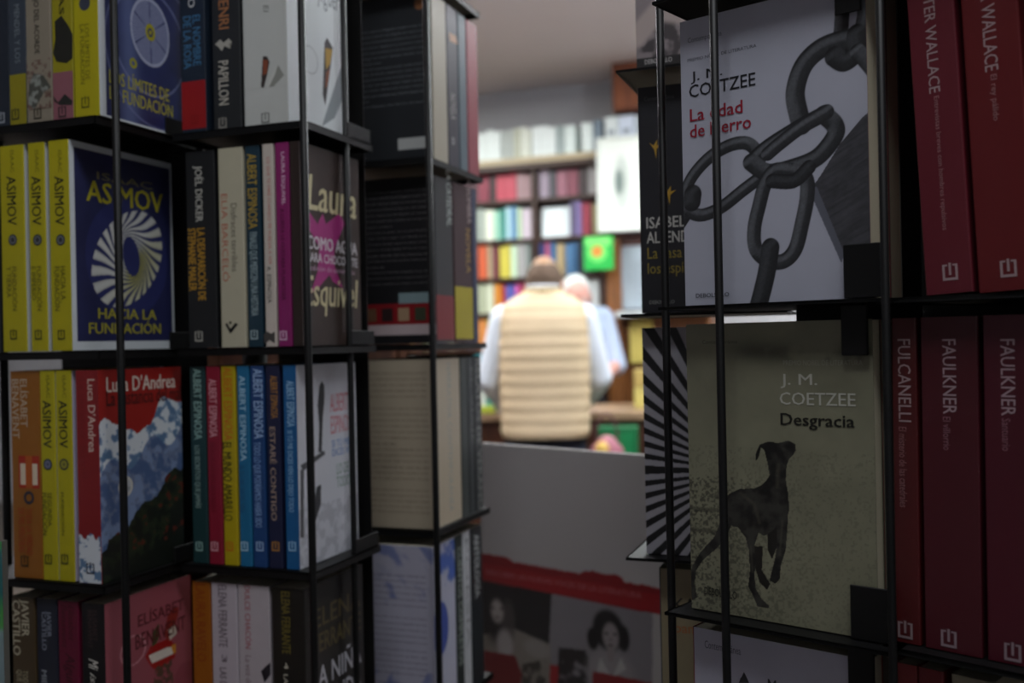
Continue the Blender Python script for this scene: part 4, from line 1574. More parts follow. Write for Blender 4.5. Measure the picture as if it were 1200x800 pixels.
shelf_row(0, 'l', [
    (545, 558, '#c8d0cc', 'pale grey'), (559, 585, '#eef6f4', 'white'), (587, 600, '#b9c0bc', 'light grey'), (601, 607, '#c9ccb8', 'pale olive'), (608, 620, '#e6eade', 'cream white'),
    (622, 650, '#f4fcfc', 'bright white'), (651, 659, '#a9b8b8', 'grey-green'), (660, 672, '#eefaf8', 'glossy white'), (680, 693, '#f0faf8', 'clean white'), (694, 704, '#7a8a98', 'blue-grey')],
    'on top of the bookcase', 0.98)
shelf_row(1, 'l', [
    (540, 558, '#4a2a34', 'plum'), (559, 571, '#8f3a4c', 'dull red'), (573, 579, '#3a2c2e', 'dark brown'), (580, 603, '#c24a5c', 'rose red'), (604, 620, '#a8888c', 'pinkish grey'),
    ], 'on the top shelf, left bay', 0.665)
shelf_row(1, 'r', [
    (631, 642, '#9a8c9c', 'lilac grey'), (643, 650, '#4a4c52', 'slate'), (651, 663, '#9a6474', 'mauve'), (664, 676, '#8a4a5a', 'dusky pink'), (677, 685, '#4a3c3e', 'dark umber'), (687, 700, '#a9a6a6', 'silver grey')],
    'on the top shelf, right bay', 0.665)
shelf_row(2, 'l', [
    (548, 557, '#6a7470', 'moss grey'), (558, 566, '#a9b4aa', 'grey-green'), (567, 577, '#eef4e2', 'cream white'), (578, 584, '#a4dcc4', 'mint'), (585, 590, '#3f9a8c', 'teal'), (591, 597, '#b4dce6', 'pale cyan'),
    (598, 603, '#6a9cc8', 'sky blue'), (604, 609, '#c4e0bc', 'pale green'), (610, 621, '#d9ccd8', 'lilac white')], 'on the second shelf, left bay', 0.80)
shelf_row(2, 'r', [
    (667, 673, '#5f5878', 'greyish violet'), (674, 680, '#8a7ab4', 'violet'), (681, 691, '#a83a50', 'crimson'), (693, 701, '#a49c70', 'olive tan')], 'on the second shelf, right bay', 0.82)
shelf_row(3, 'l', [
    (548, 558, '#3a3444', 'dark violet'), (559, 569, '#d0603a', 'orange-red'), (570, 575, '#b8a484', 'tan'), (576, 582, '#7a3a44', 'maroon'), (584, 596, '#d4c850', 'yellow'), (597, 604, '#cfe8c8', 'pale mint'),
    (605, 614, '#a9a8a8', 'mid grey'), (615, 620, '#8f9c98', 'greenish grey')], 'on the third shelf, left bay', 0.86)
shelf_row(3, 'r', [
    (631, 637, '#2c3470', 'navy'), (638, 643, '#b0527c', 'pink'), (644, 650, '#2f6a9c', 'blue'), (651, 660, '#b09c74', 'sandy'), (662, 668, '#5a88b4', 'denim blue'), (669, 675, '#3a6c98', 'steel blue'),
    (677, 689, '#2a3440', 'dark slate')], 'on the third shelf, right bay', 0.84)
shelf_row(4, 'l', [
    (548, 558, '#4a4a50', 'charcoal'), (559, 567, '#b4bca0', 'pale sage'), (568, 577, '#d4dac0', 'ivory'), (578, 585, '#dc9030', 'orange'), (586, 590, '#c44a30', 'vermilion'), (591, 601, '#5a5cac', 'blue-violet'),
    (602, 607, '#c45ca4', 'magenta'), (608, 612, '#b82c40', 'red'), (613, 621, '#3a6cac', 'cobalt blue')], 'on the fourth shelf, left bay', 0.83)
shelf_row(4, 'r', [
    (632, 650, '#6a7a84', 'grey-blue'), (652, 672, '#a49a84', 'beige'), (674, 688, '#5c6c74', 'slate blue'), (690, 701, '#c8cccc', 'whitish')], 'on the fourth shelf, right bay', 0.84)
shelf_row(5, 'l', [
    (545, 558, '#54505c', 'dark lilac'), (559, 569, '#d48a48', 'light orange'), (570, 575, '#b8c448', 'lime'), (577, 590, '#a9c4cc', 'pale blue'), (592, 605, '#8a6a5c', 'brown'), (606, 621, '#4a6c74', 'petrol')],
    'on the fifth shelf, left bay', 0.86)
shelf_row(5, 'r', [
    (632, 648, '#8a4a3c', 'rust'), (650, 668, '#4c6484', 'dusty blue'), (670, 686, '#a8a08c', 'stone'), (688, 701, '#6c7c4c', 'green')], 'on the fifth shelf, right bay', 0.84)
shelf_row(6, 'l', [
    (555, 566, '#3a9ca8', 'turquoise'), (567, 578, '#3c5a9c', 'mid blue'), (580, 600, '#b4b8b0', 'pale'), (602, 621, '#7c3c3c', 'brick red')], 'on the sixth shelf, left bay', 0.84)
shelf_row(6, 'r', [
    (633, 655, '#3c4454', 'midnight'), (657, 680, '#8c7c64', 'khaki'), (682, 701, '#b8b0a4', 'light stone')], 'on the sixth shelf, right bay', 0.84)

# face-out books on the shelves
def face_book(px0, py0, px1, py1, depth, col, label, tilt=0.08, extra=None, name='book'):
    """a volume standing face-out: cover boards round a page block"""
    my = (py0 + py1) / 2
    a, c = PK.sx(px0, my), PK.sx(px1, my)
    zt, zb = PK.front((px0 + px1) / 2, py0)[1], PK.front((px0 + px1) / 2, py1)[1]
    zb = sz[2] + 0.003
    P = PK.world(a, depth, zb)
    bm = bmesh.new()
    W, H = c - a, zt - zb
    bm_box(bm, 0, W, 0, 0.003, 0, H, 0)
    bm_box(bm, 0, W, 0.022, 0.025, 0, H, 0)
    bm_box(bm, 0, 0.003, 0.003, 0.022, 0, H, 0)
    bm_box(bm, 0.003, W - 0.004, 0.003, 0.022, 0.004, H - 0.004, 1)
    o = mobj(name, bm, [mat(col, 0.45, 0, 0.03, 12.0), pages_mat('#d0c8b4')])
    o.location = P
    o.rotation_euler = (-tilt, 0, BR)
    o['label'] = label; o['category'] = 'book'
    return o


face_book(631.5, 241, 665, 277, 0.05, '#ecf8fc', 'large plain white book standing face-out on the second shelf')

# the rest of each left-hand shelf, behind the rack from here
_fc = ['#5a3a3c', '#3c4a5a', '#8a8272', '#6a6c4c', '#2c3038', '#7a5a3c', '#9a9c98', '#44303c']
for si in range(1, 7):
    s_ = S0 + 0.02
    end = PK.sx(538, shelf_px[si] - 18)
    k = 0
    while s_ < end - 0.05:
        t_ = 0.028 + 0.018 * abs(math.sin(k * 2.7 + si))
        up = sz[si - 1] - sz[si]
        far_book(PK.world(s_, 0.03, sz[si] + 0.0006), BR, t_ - 0.0012, 0.17, up * (0.62 if si == 1 else 0.78 - 0.05 * abs(math.sin(k * 1.3))), _fc[(k * 3 + si) % 8], '#c9c2b0',
                 '%s book, %s from the left end of the bookcase, %s shelf' % (['brown-red', 'slate blue', 'khaki grey', 'olive', 'near-black', 'brown', 'pale grey', 'aubergine'][(k * 3 + si) % 8], ORD[k], ORD[si - 1]), 'books hidden behind the left rack')
        s_ += t_
        k += 1


# boxed picture and blocks to the right of the bookcase
def rbox(name, px0, py0, px1, py1, y0, y1, m, label, cat, group=None, parts=None, bev=0.004):
    my = (py0 + py1) / 2
    a, c = PK.sx(px0, my), PK.sx(px1, my)
    zt, zb = PK.front((px0 + px1) / 2, py0)[1], PK.front((px0 + px1) / 2, py1)[1]
    t = thing(name, PK.world(a, 0, zb), BR, label, cat, group)
    box('body', 0, c - a, y0, y1, 0, zt - zb, m, t, bev=bev)
    return t, c - a, zt - zb


# second case: post, cupboard above, white framed picture
SX0 = PK.sx(712, 300)
sc_ = thing('display_case', PK.world(SX0, 0, 0), BR, 'brown wooden display case with grey glass front, right of the bookcase', 'cabinet')
SW = 0.62
box('post', 0, 0.085, -0.03, 0.03, 0, sz[2] - 0.02, WDB, sc_, bev=0.004)
box('side_panel', SW - 0.03, SW, -0.02, 0.40, 0, sz[2] - 0.02, WDB, sc_)
box('side_panel', 0, 0.03, 0.03, 0.40, 0, sz[2] - 0.02, WDB, sc_)
box('back_panel', 0.03, SW - 0.03, 0.30, 0.31, 0, sz[2] - 0.02, wood('#2a1512', '#3c1e18'), sc_)
zt = PK.front(735, 288)[1]; zb = PK.front(735, 362)[1]
box('top_board', 0, SW, -0.03, 0.40, sz[2] - 0.03, sz[2], wood('#3a1c14', '#50281c'), sc_)
box('upper_panel', 0.085, SW - 0.03, 0.0, 0.03, zt, sz[2] - 0.03, wood('#3c1a14', '#54281c'), sc_)
box('glass_door', 0.085, SW - 0.03, 0.005, 0.012, zb, zt, mat('#a4b0ba', 0.2, 0.0, 0.15, 3.0), sc_)
box('sill', 0.07, SW, -0.12, 0.05, zb - 0.05, zb - 0.015, mat('#c0c6c8', 0.35), sc_, bev=0.003)
box('lower_panel', 0.085, SW - 0.03, 0.02, 0.05, 0.0, zb - 0.05, wood('#5a3416', '#7c4c22'), sc_)

a0, z1_ = PK.front(704, 166); a1, z0_ = PK.front(762, 259)
fr = thing('framed_picture', PK.world(a0, -0.10, sz[2] + 0.0), BR, 'large white framed picture with a grey figure, above the brown case', 'picture')
fw, fh = a1 - a0, z1_ - sz[2]
box('backing', 0, fw, 0, 0.02, 0, fh, mat('#f2f8f2', 0.5, 0, 0.02, 4.0), fr)
bm = bmesh.new()
for (x0, x1, z0, z1) in ((0, fw, 0, 0.012), (0, fw, fh - 0.012, fh), (0, 0.012, 0.012, fh - 0.012), (fw - 0.012, fw, 0.012, fh - 0.012)):
    bm_box(bm, x0, x1, -0.012, 0, z0, z1)
mobj('frame', bm, mat('#eef4ee', 0.4), fr)
me = grid_picture(lambda u, v: (u, -0.0005, v), lambda U, V: mixa(mixa(fill('#f4faf4', U), 0.55 * (1 - sstep(0.7, 1.3, np.hypot((U - 0.150) / 0.05, (V - fh * 0.5) / 0.16))), '#a4b4ac'),
                                                                1 - sstep(0.6, 1.2, np.hypot((U - 0.135) / 0.030, (V - fh * 0.52) / 0.085)), '#6f817c'), 0.02, 0.02, fw - 0.02, fh - 0.02, 0.006, 'grey_figure_print')
link(bpy.data.objects.new('grey_figure_print', me), fr)

# books standing on top, beside the picture, and the cupboard above
for (x0, x1, y0, y1, col, lb) in ((708, 723, 135, 163, '#e6eeee', 'white box file above the framed picture, left one'), (724, 742, 134, 162, '#dbe4f4', 'bluish white box file above the framed picture, middle one'),
                                  (743, 760, 134, 161, '#c8d2da', 'light grey box file above the framed picture, right one')):
    t, ww, hh = rbox('box_file', x0, y0, x1, y1, 0.02, 0.22, mat(col, 0.5, 0, 0.05, 8.0), lb, 'box file', 'box files above the framed picture')
    t.location.z = PK.front(725, 163)[1] + 0.0005
    box('label_plate', ww * 0.25, ww * 0.75, 0.0185, 0.02, hh * 0.25, hh * 0.45, mat('#8c98a4', 0.5), t)
t, ww, hh = rbox('wall_cupboard', 717, 70, 775, 128, 0.0, 0.34, wood('#5c2c14', '#7a3e1c'), 'reddish brown wooden cupboard hung under the ceiling at right', 'cupboard')
box('door', 0.015, ww - 0.015, -0.012, 0, 0.012, hh - 0.012, wood('#6a3418', '#8a4a22'), t, bev=0.003)
# shelf the picture's top row stands on
box('top_shelf', a0 - PK.sx(712, 300), SW, -0.02, 0.24, PK.front(725, 163)[1] - 0.02, PK.front(725, 163)[1] - 0.001, wood('#50301c', '#6c4428'), sc_)

# green sign with an orange disc, hung on the case's post
a0, z1_ = PK.front(691, 280); a1, z0_ = PK.front(726, 317)
P = PK.world(a0, -0.14, z0_)
gs = thing('shop_sign', P, BR, 'bright green square sign with an orange disc, on the bookcase post', 'sign')
gw, gh = (a1 - a0) * 0.985, z1_ - z0_
box('board', 0, gw, 0, 0.02, 0, gh, mat('#1fb84a', 0.45, 0, 0.02, 5.0), gs, bev=0.003)
bm = bmesh.new()
bm_box(bm, 0.015, gw - 0.015, -0.0015, -0.0005, gh * 0.72, gh - 0.01)
mobj('pale_strip', bm, mat('#7ee874', 0.45), gs)
bm = bmesh.new()
bmesh.ops.create_circle(bm, cap_ends=True, radius=gw * 0.34, segments=28, matrix=Matrix.Translation((gw * 0.47, -0.002, gh * 0.52)) @ Matrix.Rotation(math.pi / 2, 4, 'X'))
mobj('pale_disc', bm, mat('#6ee06c', 0.45), gs)
bm = bmesh.new()
bmesh.ops.create_circle(bm, cap_ends=True, radius=gw * 0.19, segments=28, matrix=Matrix.Translation((gw * 0.46, -0.003, gh * 0.55)) @ Matrix.Rotation(math.pi / 2, 4, 'X'))
mobj('orange_disc', bm, mat('#e0903c', 0.45), gs)
box('bracket', gw * 0.7, gw * 0.8, 0.02, 0.1095, gh * 0.4, gh * 0.5, WDB, gs)

# more of the shop left of the bookcase (seen only through the racks)
bm = bmesh.new()
lc = thing('bookcase', PK.world(-2.4, 0, 0), BR, 'second dark bookcase behind the left rack, glimpsed between the trays', 'bookcase')
for i in range(7):
    box('shelf', 0, 1.55, 0, 0.27, 0.1 + i * 0.33, 0.12 + i * 0.33, WD, lc)
box('side_panel', -0.03, 0, 0, 0.27, 0, 2.2, WD, lc)
box('side_panel', 1.55, 1.58, 0, 0.27, 0, 2.2, WD, lc)
box('back_panel', 0, 1.55, 0.27, 0.28, 0, 2.2, WD, lc)

# ------------------------------------------------------------------ counter
CT_R = math.radians(-8)
ct = thing('shop_counter', (0.1, 4.90, 0), CT_R, 'brown wooden shop counter with a pale top between the two men', 'counter')
box('counter_top', -1.6, 1.3, -0.04, 0.62, 0.86, 0.90, mat('#a08468', 0.35, 0, 0.06, 5.0), ct, bev=0.006)
box('front_panel', -1.55, 1.25, 0.0, 0.03, 0.05, 0.86, wood('#3c1f10', '#58301a'), ct)
for x in (-1.55, -0.62, 0.31, 1.21):
    box('stile', x, x + 0.05, -0.012, 0.0, 0.05, 0.86, wood('#4a2814', '#663a1e'), ct)
box('side_panel', -1.55, -1.52, 0.03, 0.58, 0.0, 0.86, WD, ct)
box('side_panel', 1.22, 1.25, 0.03, 0.58, 0.0, 0.86, WD, ct)
box('kick_board', -1.5, 1.2, 0.03, 0.05, 0.0, 0.08, WD, ct)

# things before and on the counter
p = at(722, 500, 4.74)
gb = thing('display_box', (p.x - 0.10, 4.60, 0.0), CT_R, 'dark green display box standing before the counter front', 'box')
box('body', 0, 0.185, 0, 0.12, 0.0, 0.845, mat('#0f6a3c', 0.5, 0, 0.05, 6.0), gb, bev=0.006)
box('front_label', 0.02, 0.165, -0.002, -0.0005, 0.66, 0.82, mat('#0c7a44', 0.45), gb)
p = at(711, 519, 4.50)
bl = thing('handbag', (p.x, 4.50, 0.625), 0, 'rounded pink and yellow patterned bag hanging before the green box', 'bag')
bm = bmesh.new()
bmesh.ops.create_uvsphere(bm, u_segments=24, v_segments=14, radius=1.0)
for v in bm.verts:
    v.co = Vector((v.co.x * 0.078, v.co.y * 0.045, v.co.z * 0.095 + 0.10))
    if v.co.z > 0.15:
        v.co.x *= 0.8
bag_m = mat('#a86a78', 0.6, 0, 0.25, 14.0)
mobj('pouch', bm, bag_m, bl, smooth=True)
bm = bmesh.new()
bmesh.ops.create_uvsphere(bm, u_segments=16, v_segments=10, radius=1.0)
for v in bm.verts:
    v.co = Vector((v.co.x * 0.035 - 0.022, v.co.y * 0.03 - 0.026, v.co.z * 0.04 + 0.13))
mobj('yellow_patch', bm, mat('#c8a450', 0.6), bl, smooth=True)
bm = bmesh.new()
prev = None
for i in range(13):
    a = math.pi * i / 12
    q = Vector((0.05 * math.cos(a), 0, 0.17 + 0.12 * math.sin(a)))
    if prev:
        bm_tube(bm, prev, q, 0.005, n=8)
    prev = q
mobj('handle', bm, mat('#5a3038', 0.6), bl)
CTO = ct.location
def on_counter(px, Y):
    p = at(px, 480, Y)
    return p.x
spec = [(556, '#34b0c4', 'cyan', 0.19, 0.03), (561, '#d8e4e4', 'white', 0.23, 0.028), (566, '#2fa89c', 'teal green', 0.15, 0.03), (572, '#3c5cb0', 'blue', 0.12, 0.028), (578, '#6cb0c0', 'pale turquoise', 0.20, 0.03)]
for k, (px, col, cw, h, t) in enumerate(spec):
    x = on_counter(556, 5.05) if k == 0 else x + 0.0315
    far_book((x, 5.0 - (x - 0.1) * math.tan(-CT_R) * 1.0, 0.90), CT_R, t - 0.001, 0.15, h, col, '#d0c8b4', '%s book standing on the counter, left of the man in the vest' % cw, 'books on the counter')
x = on_counter(563, 4.95)
box_t = thing('leaflet_stack', (x - 0.03, 4.90, 0.90), CT_R, 'lime yellow stack of leaflets on the counter beside the man', 'leaflets')
for k in range(4):
    box('leaflet', 0.002 * (k % 2), 0.10 + 0.002 * (k % 2), 0, 0.07, k * 0.008, k * 0.008 + 0.0075, mat('#b4c430' if k % 2 else '#c8d44c', 0.5), box_t)
x0 = at(741, 470, 5.1)
for k, (col, h, cw) in enumerate((('#c8bc6c', 0.10, 'pale yellow'), ('#b09a58', 0.09, 'ochre'))):
    t = thing('parcel', (x0.x + 0.0, 5.02, 0.9005 + (0.1025 if k else 0)), CT_R, '%s parcel on the right of the counter, %s' % (cw, 'upper of two' if k else 'lower of two'), 'parcel', 'parcels on the counter')
    box('wrapper', 0, 0.22 - 0.03 * k, 0, 0.2, 0, h, mat(col, 0.6), t, bev=0.006)
    box('tape', 0.09, 0.12, -0.001, 0.201, -0.0001 + 0.001, h + 0.001, mat('#8c7438', 0.4), t)
p = at(738, 380, 5.9)
for k, (z, h, col, cw) in enumerate(((0.0, 0.16, '#b8a04c', 'mustard'), (0.161, 0.14, '#d4c878', 'straw yellow'))):
    pass
yb = thing('notice_board', PK.world(SX0 + 0.13, -0.005, PK.front(745, 425)[1]), BR, 'mustard yellow notice fixed on the lower part of the brown case', 'notice')
box('sheet', 0, 0.14, 0, 0.012, 0, 0.26, mat('#cdbb62', 0.6, 0, 0.1, 10.0), yb)

# ------------------------------------------------------------------ the grey-white display panel with two portraits
pA = at(562, 519, 1.50)
PP = Pocket((pA.x, pA.y), -42)
pn = thing('cardboard_poster', (pA.x, pA.y, 0), PP.rz, 'grey-white cardboard panel with a torn red band over two grey portraits', 'display')
PH = pA.z
PW = 0.36
box('board', 0, PW, 0, 0.008, 0.0, PH, mat('#a09c9a', 0.7, 0, 0.03, 6.0), pn)
box('foot', 0.02, 0.06, 0.008, 0.16, 0.0, 0.02, black(), pn)
box('foot', PW - 0.06, PW - 0.02, 0.008, 0.16, 0.0, 0.02, black(), pn)


def puv(x, y):
    a, z = PP.front(x, y)
    return a, z


def panel_fn(U, V):
    img = fill('#a29e9c', U)
    Q = lambda pts: [puv(x, y) for x, y in pts]
    n = vnoise(U, V, 35, 3)
    # pictures
    dark = in_poly(U, V, Q([(563, 680), (647, 690), (647, 760), (560, 760)]))
    img = mixa(img, dark, '#1c1a1b')
    img = mixa(img, in_poly(U, V, Q([(647, 690), (765, 705), (765, 830), (640, 830)])), '#7a767a')
    img = mixa(img, in_poly(U, V, Q([(560, 745), (600, 735), (645, 755), (648, 830), (555, 830)])), '#7a746c')
    # left portrait: face, hair, light shoulder
    def blob(c, rx, ry, col, a=1.0, soft=0.35):
        nonlocal img
        cu, cv = puv(*c)
        s = 0.0011
        d = np.hypot((U - cu) / (rx * s), (V - cv) / (ry * s))
        img = mixa(img, a * (1 - sstep(1 - soft, 1 + soft, d)), col)
    blob((580, 722), 22, 34, '#242020')
    blob((596, 728), 12, 28, '#4a4442', 0.8)
    blob((583, 716), 11, 15, '#a39a96')
    blob((578, 712), 3, 2, '#3a3434'); blob((588, 713), 3, 2, '#3a3434'); blob((583, 723), 4, 1.6, '#5a4a48')
    blob((592, 755), 14, 20, '#a09a98', 0.9)
    blob((630, 760), 22, 12, '#8a8682', 0.7)
    img = mixa(img, in_poly(U, V, Q([(556, 760), (604, 768), (612, 790), (606, 830), (550, 830)])), '#6a1418')
    img = mixa(img, in_poly(U, V, Q([(612, 778), (640, 772), (640, 830), (612, 830)])) * sstep(0.4, 0.6, vnoise(U, V, 120, 8)), '#3a3630')
    img = mixa(img, in_poly(U, V, Q([(645, 778), (656, 780), (656, 830), (643, 830)])), '#8f1c20')
    # right portrait: dark bob, pale collar
    img = mixa(img, in_poly(U, V, Q([(655, 758), (690, 762), (690, 830), (652, 830)])) * sstep(0.25, 0.5, vnoise(U, V, 90, 5)), '#262324')
    blob((716, 790), 34, 30, '#8c8888', 0.9)
    blob((713, 738), 24, 25, '#151314', 1, 0.15)
    blob((695, 748), 9, 14, '#151314', 1, 0.2)
    blob((731, 748), 9, 16, '#151314', 1, 0.2)
    blob((716, 746), 12, 17, '#8c8484', 1, 0.2)
    blob((711, 742), 3, 1.6, '#2a2626'); blob((721, 743), 3, 1.6, '#2a2626'); blob((716, 756), 4, 1.5, '#4a3a3a'); blob((716, 749), 1.8, 2.2, '#6a6262')
    blob((716, 767), 6, 9, '#847c7c', 1, 0.3)
    img = mixa(img, in_poly(U, V, Q([(704, 770), (716, 792), (718, 796), (700, 785)])), '#a8a4a4')
    img = mixa(img, in_poly(U, V, Q([(728, 770), (718, 794), (734, 784)])), '#a8a4a4')
    img = mixa(img, in_poly(U, V, Q([(695, 786), (765, 800), (765, 835), (694, 835)])), '#7c181c')
    # torn red band
    u, v = U, V
    e0 = puv(563, 650)[1]; e1 = puv(757, 683)[1]
    ua, ub = puv(563, 650)[0], puv(757, 683)[0]
    top = e0 + (e1 - e0) * (U - ua) / (ub - ua)
    tear = np.interp(U, [0, 0.055, 0.062, 0.19, 0.196, 0.255, 0.262, 0.5], [0.003, 0.003, -0.002, -0.002, 0.004, 0.004, -0.003, -0.003]) + 0.004 * (vnoise(U, U * 0, 200, 4) - 0.5)
    bot = top - 0.038
    img = mixa(img, ((V < top + tear) & (V > bot)).astype(float), '#7c1016')
    img = mixa(img, ((V < top - 0.012) & (V > bot + 0.002)).astype(float) * 0.6, '#98161c')
    return img


me = grid_picture(lambda u, v: (u, -0.0006, v), panel_fn, 0.0, 0.3, PW, PH, 0.0012, 'printed_panel')
link(bpy.data.objects.new('printed_panel', me), pn)
_s = 'DESCUBRE LAS NUEVAS VOCES DE LA LITERATURA'
ua, va = puv(570, 669); ub, vb = puv(752, 697)


def cb(co, faces):
    co = co[:, :2]
    mn, mx = co.min(0), co.max(0)
    nrm = (co - mn) / (mx - mn)
    vs = [(ua + (ub - ua) * a, -0.0010, va + (vb - va) * a - 0.0045 + 0.0075 * b) for a, b in nrm]
    me = bpy.data.meshes.new('band_lettering')
    me.from_pydata(vs, [], faces)
    me.materials.append(paint('#b06a6c'))
    link(bpy.data.objects.new('band_lettering', me), pn)


text_mesh_later(_s, 0.0, 0.0, cb)

# ------------------------------------------------------------------ far left: an object of the next rack
p = at(-20, 735, 0.80)
nb = thing('magazine', (p.x - 0.10, 0.815, 0.87), math.radians(-12), 'dark green and blue magazine cover peeping in at the bottom left corner', 'magazine')
me = grid_picture(lambda u, v: (u, -0.0004, v), lambda U, V: mixa(mixa(fill('#2a6a6c', U), sstep(0.45, 0.6, vnoise(U, V, 30, 5)), '#4f9a4c'), sstep(0.5, 0.62, vnoise(U, V, 25, 15)), '#7c9094'), 0, 0, 0.125, 0.23, 0.002, 'cover_picture')
link(bpy.data.objects.new('cover_picture', me), nb)
box('pages', 0, 0.125, 0, 0.006, 0, 0.23, pages_mat('#6a6860'), nb)

# ================================================================== THE TWO MEN
def capsule(bm, p, q, r0, r1, n=16, flat=1.0):
    """tapered limb piece with round ends"""
    p, q = Vector(p), Vector(q)
    d = (q - p)
    L = d.length
    d = d / L if L > 1e-6 else Vector((0, 0, 1))
    up = Vector((0, 1, 0)) if abs(d.y) < 0.9 else Vector((1, 0, 0))
    a = d.cross(up).normalized(); b = d.cross(a)
    rings = []
    K = 5
    for i in range(K + 1):
        t = -math.pi / 2 + (math.pi / 2) * i / K
        rings.append((p + d * (r0 * math.sin(t)), r0 * math.cos(t)))
    for i in range(K + 1):
        t = (math.pi / 2) * i / K
        rings.append((q + d * (r1 * math.sin(t)), r1 * math.cos(t)))
    prev = None
    for c, r in rings:
        r = max(r, 1e-4)
        ring = [bm.verts.new(c + (a * math.cos(2 * math.pi * k / n) + b * math.sin(2 * math.pi * k / n) * flat) * r) for k in range(n)]
        if prev:
            for k in range(n):
                j = (k + 1) % n
                bm.faces.new((prev[k], prev[j], ring[j], ring[k]))
        else:
            bm.faces.new(ring[::-1])
        prev = ring
    bm.faces.new(prev)


def ball(bm, c, rx, ry, rz, M=None):
    r = bmesh.ops.create_uvsphere(bm, u_segments=24, v_segments=16, radius=1.0)
    for v in r['verts']:
        k = Vector((v.co.x * rx, v.co.y * ry, v.co.z * rz))
        if M is not None:
            k = M @ k
        v.co = k + Vector(c)


def merged(name, bm, m, parent, vox=0.008, smooth=3):
    bmesh.ops.recalc_face_normals(bm, faces=bm.faces[:])
    o = mobj(name, bm, m, parent)
    r = o.modifiers.new('merge', 'REMESH')
    r.mode = 'VOXEL'
    r.voxel_size = vox
    r.use_smooth_shade = True
    s = o.modifiers.new('soften', 'SMOOTH')
    s.iterations = smooth
    s.factor = 0.6
    return o


SKIN = mat('#c8907c', 0.55, 0, 0.06, 30.0)


def head_bm(bm, c, yaw, pitch, k=1.0):
    """head with face looking along local +y"""
    M = Matrix.Rotation(yaw, 3, 'Z') @ Matrix.Rotation(pitch, 3, 'X')
    def P(x, y, z):
        return Vector(c) + M @ (Vector((x, y, z)) * k)
    ball(bm, P(0, -0.012, 0.025), 0.077 * k, 0.095 * k, 0.092 * k, M)
    ball(bm, P(0, 0.018, -0.045), 0.062 * k, 0.072 * k, 0.075 * k, M)
    capsule(bm, P(0, 0.085, 0.008), P(0, 0.108, -0.030), 0.010 * k, 0.016 * k)      # nose
    ball(bm, P(0, 0.062, -0.092), 0.028 * k, 0.026 * k, 0.020 * k, M)               # chin
    ball(bm, P(0, 0.086, -0.055), 0.026 * k, 0.010 * k, 0.006 * k, M)               # lips
    ball(bm, P(0, 0.084, -0.064), 0.022 * k, 0.010 * k, 0.006 * k, M)
    for s in (-1, 1):
        ball(bm, P(s * 0.032, 0.072, 0.026), 0.024 * k, 0.014 * k, 0.009 * k, M)    # brow
        ball(bm, P(s * 0.040, 0.060, -0.022), 0.022 * k, 0.022 * k, 0.022 * k, M)   # cheek
        ball(bm, P(s * 0.082, -0.006, -0.008), 0.009 * k, 0.020 * k, 0.033 * k, M)  # ear
    return P, M


def hand_bm(bm, wrist, dirv, palm_n, k=1.0, curl=0.35, side=1):
    d = Vector(dirv).normalized(); n = Vector(palm_n).normalized()
    a = d.cross(n).normalized() * side
    w = Vector(wrist)
    capsule(bm, w + a * 0.016 * k, w + d * 0.085 * k + a * 0.026 * k, 0.020 * k, 0.017 * k)
    capsule(bm, w - a * 0.012 * k, w + d * 0.085 * k - a * 0.022 * k, 0.020 * k, 0.016 * k)
    for i, (o_, L) in enumerate(((0.034, 0.068), (0.012, 0.078), (-0.011, 0.072), (-0.033, 0.056))):
        p0 = w + (d * 0.088 + a * o_) * k
        ang = curl
        dd = (d * math.cos(ang) + n * math.sin(ang))
        p1 = p0 + dd * L * 0.45 * k
        dd2 = (d * math.cos(ang * 2.2) + n * math.sin(ang * 2.2))
        p2 = p1 + dd2 * L * 0.33 * k
        dd3 = (d * math.cos(ang * 3) + n * math.sin(ang * 3))
        p3 = p2 + dd3 * L * 0.22 * k
        capsule(bm, p0, p1, 0.0095 * k, 0.0088 * k, 8)
        capsule(bm, p1, p2, 0.0088 * k, 0.0082 * k, 8)
        capsule(bm, p2, p3, 0.0082 * k, 0.0072 * k, 8)
    t0 = w + (d * 0.025 + a * 0.030) * k
    t1 = t0 + (d * 0.6 + a * 0.75 + n * 0.25).normalized() * 0.040 * k
    t2 = t1 + (d * 0.9 + a * 0.3 + n * 0.35).normalized() * 0.032 * k
    capsule(bm, t0, t1, 0.013 * k, 0.011 * k, 8)
    capsule(bm, t1, t2, 0.011 * k, 0.009 * k, 8)


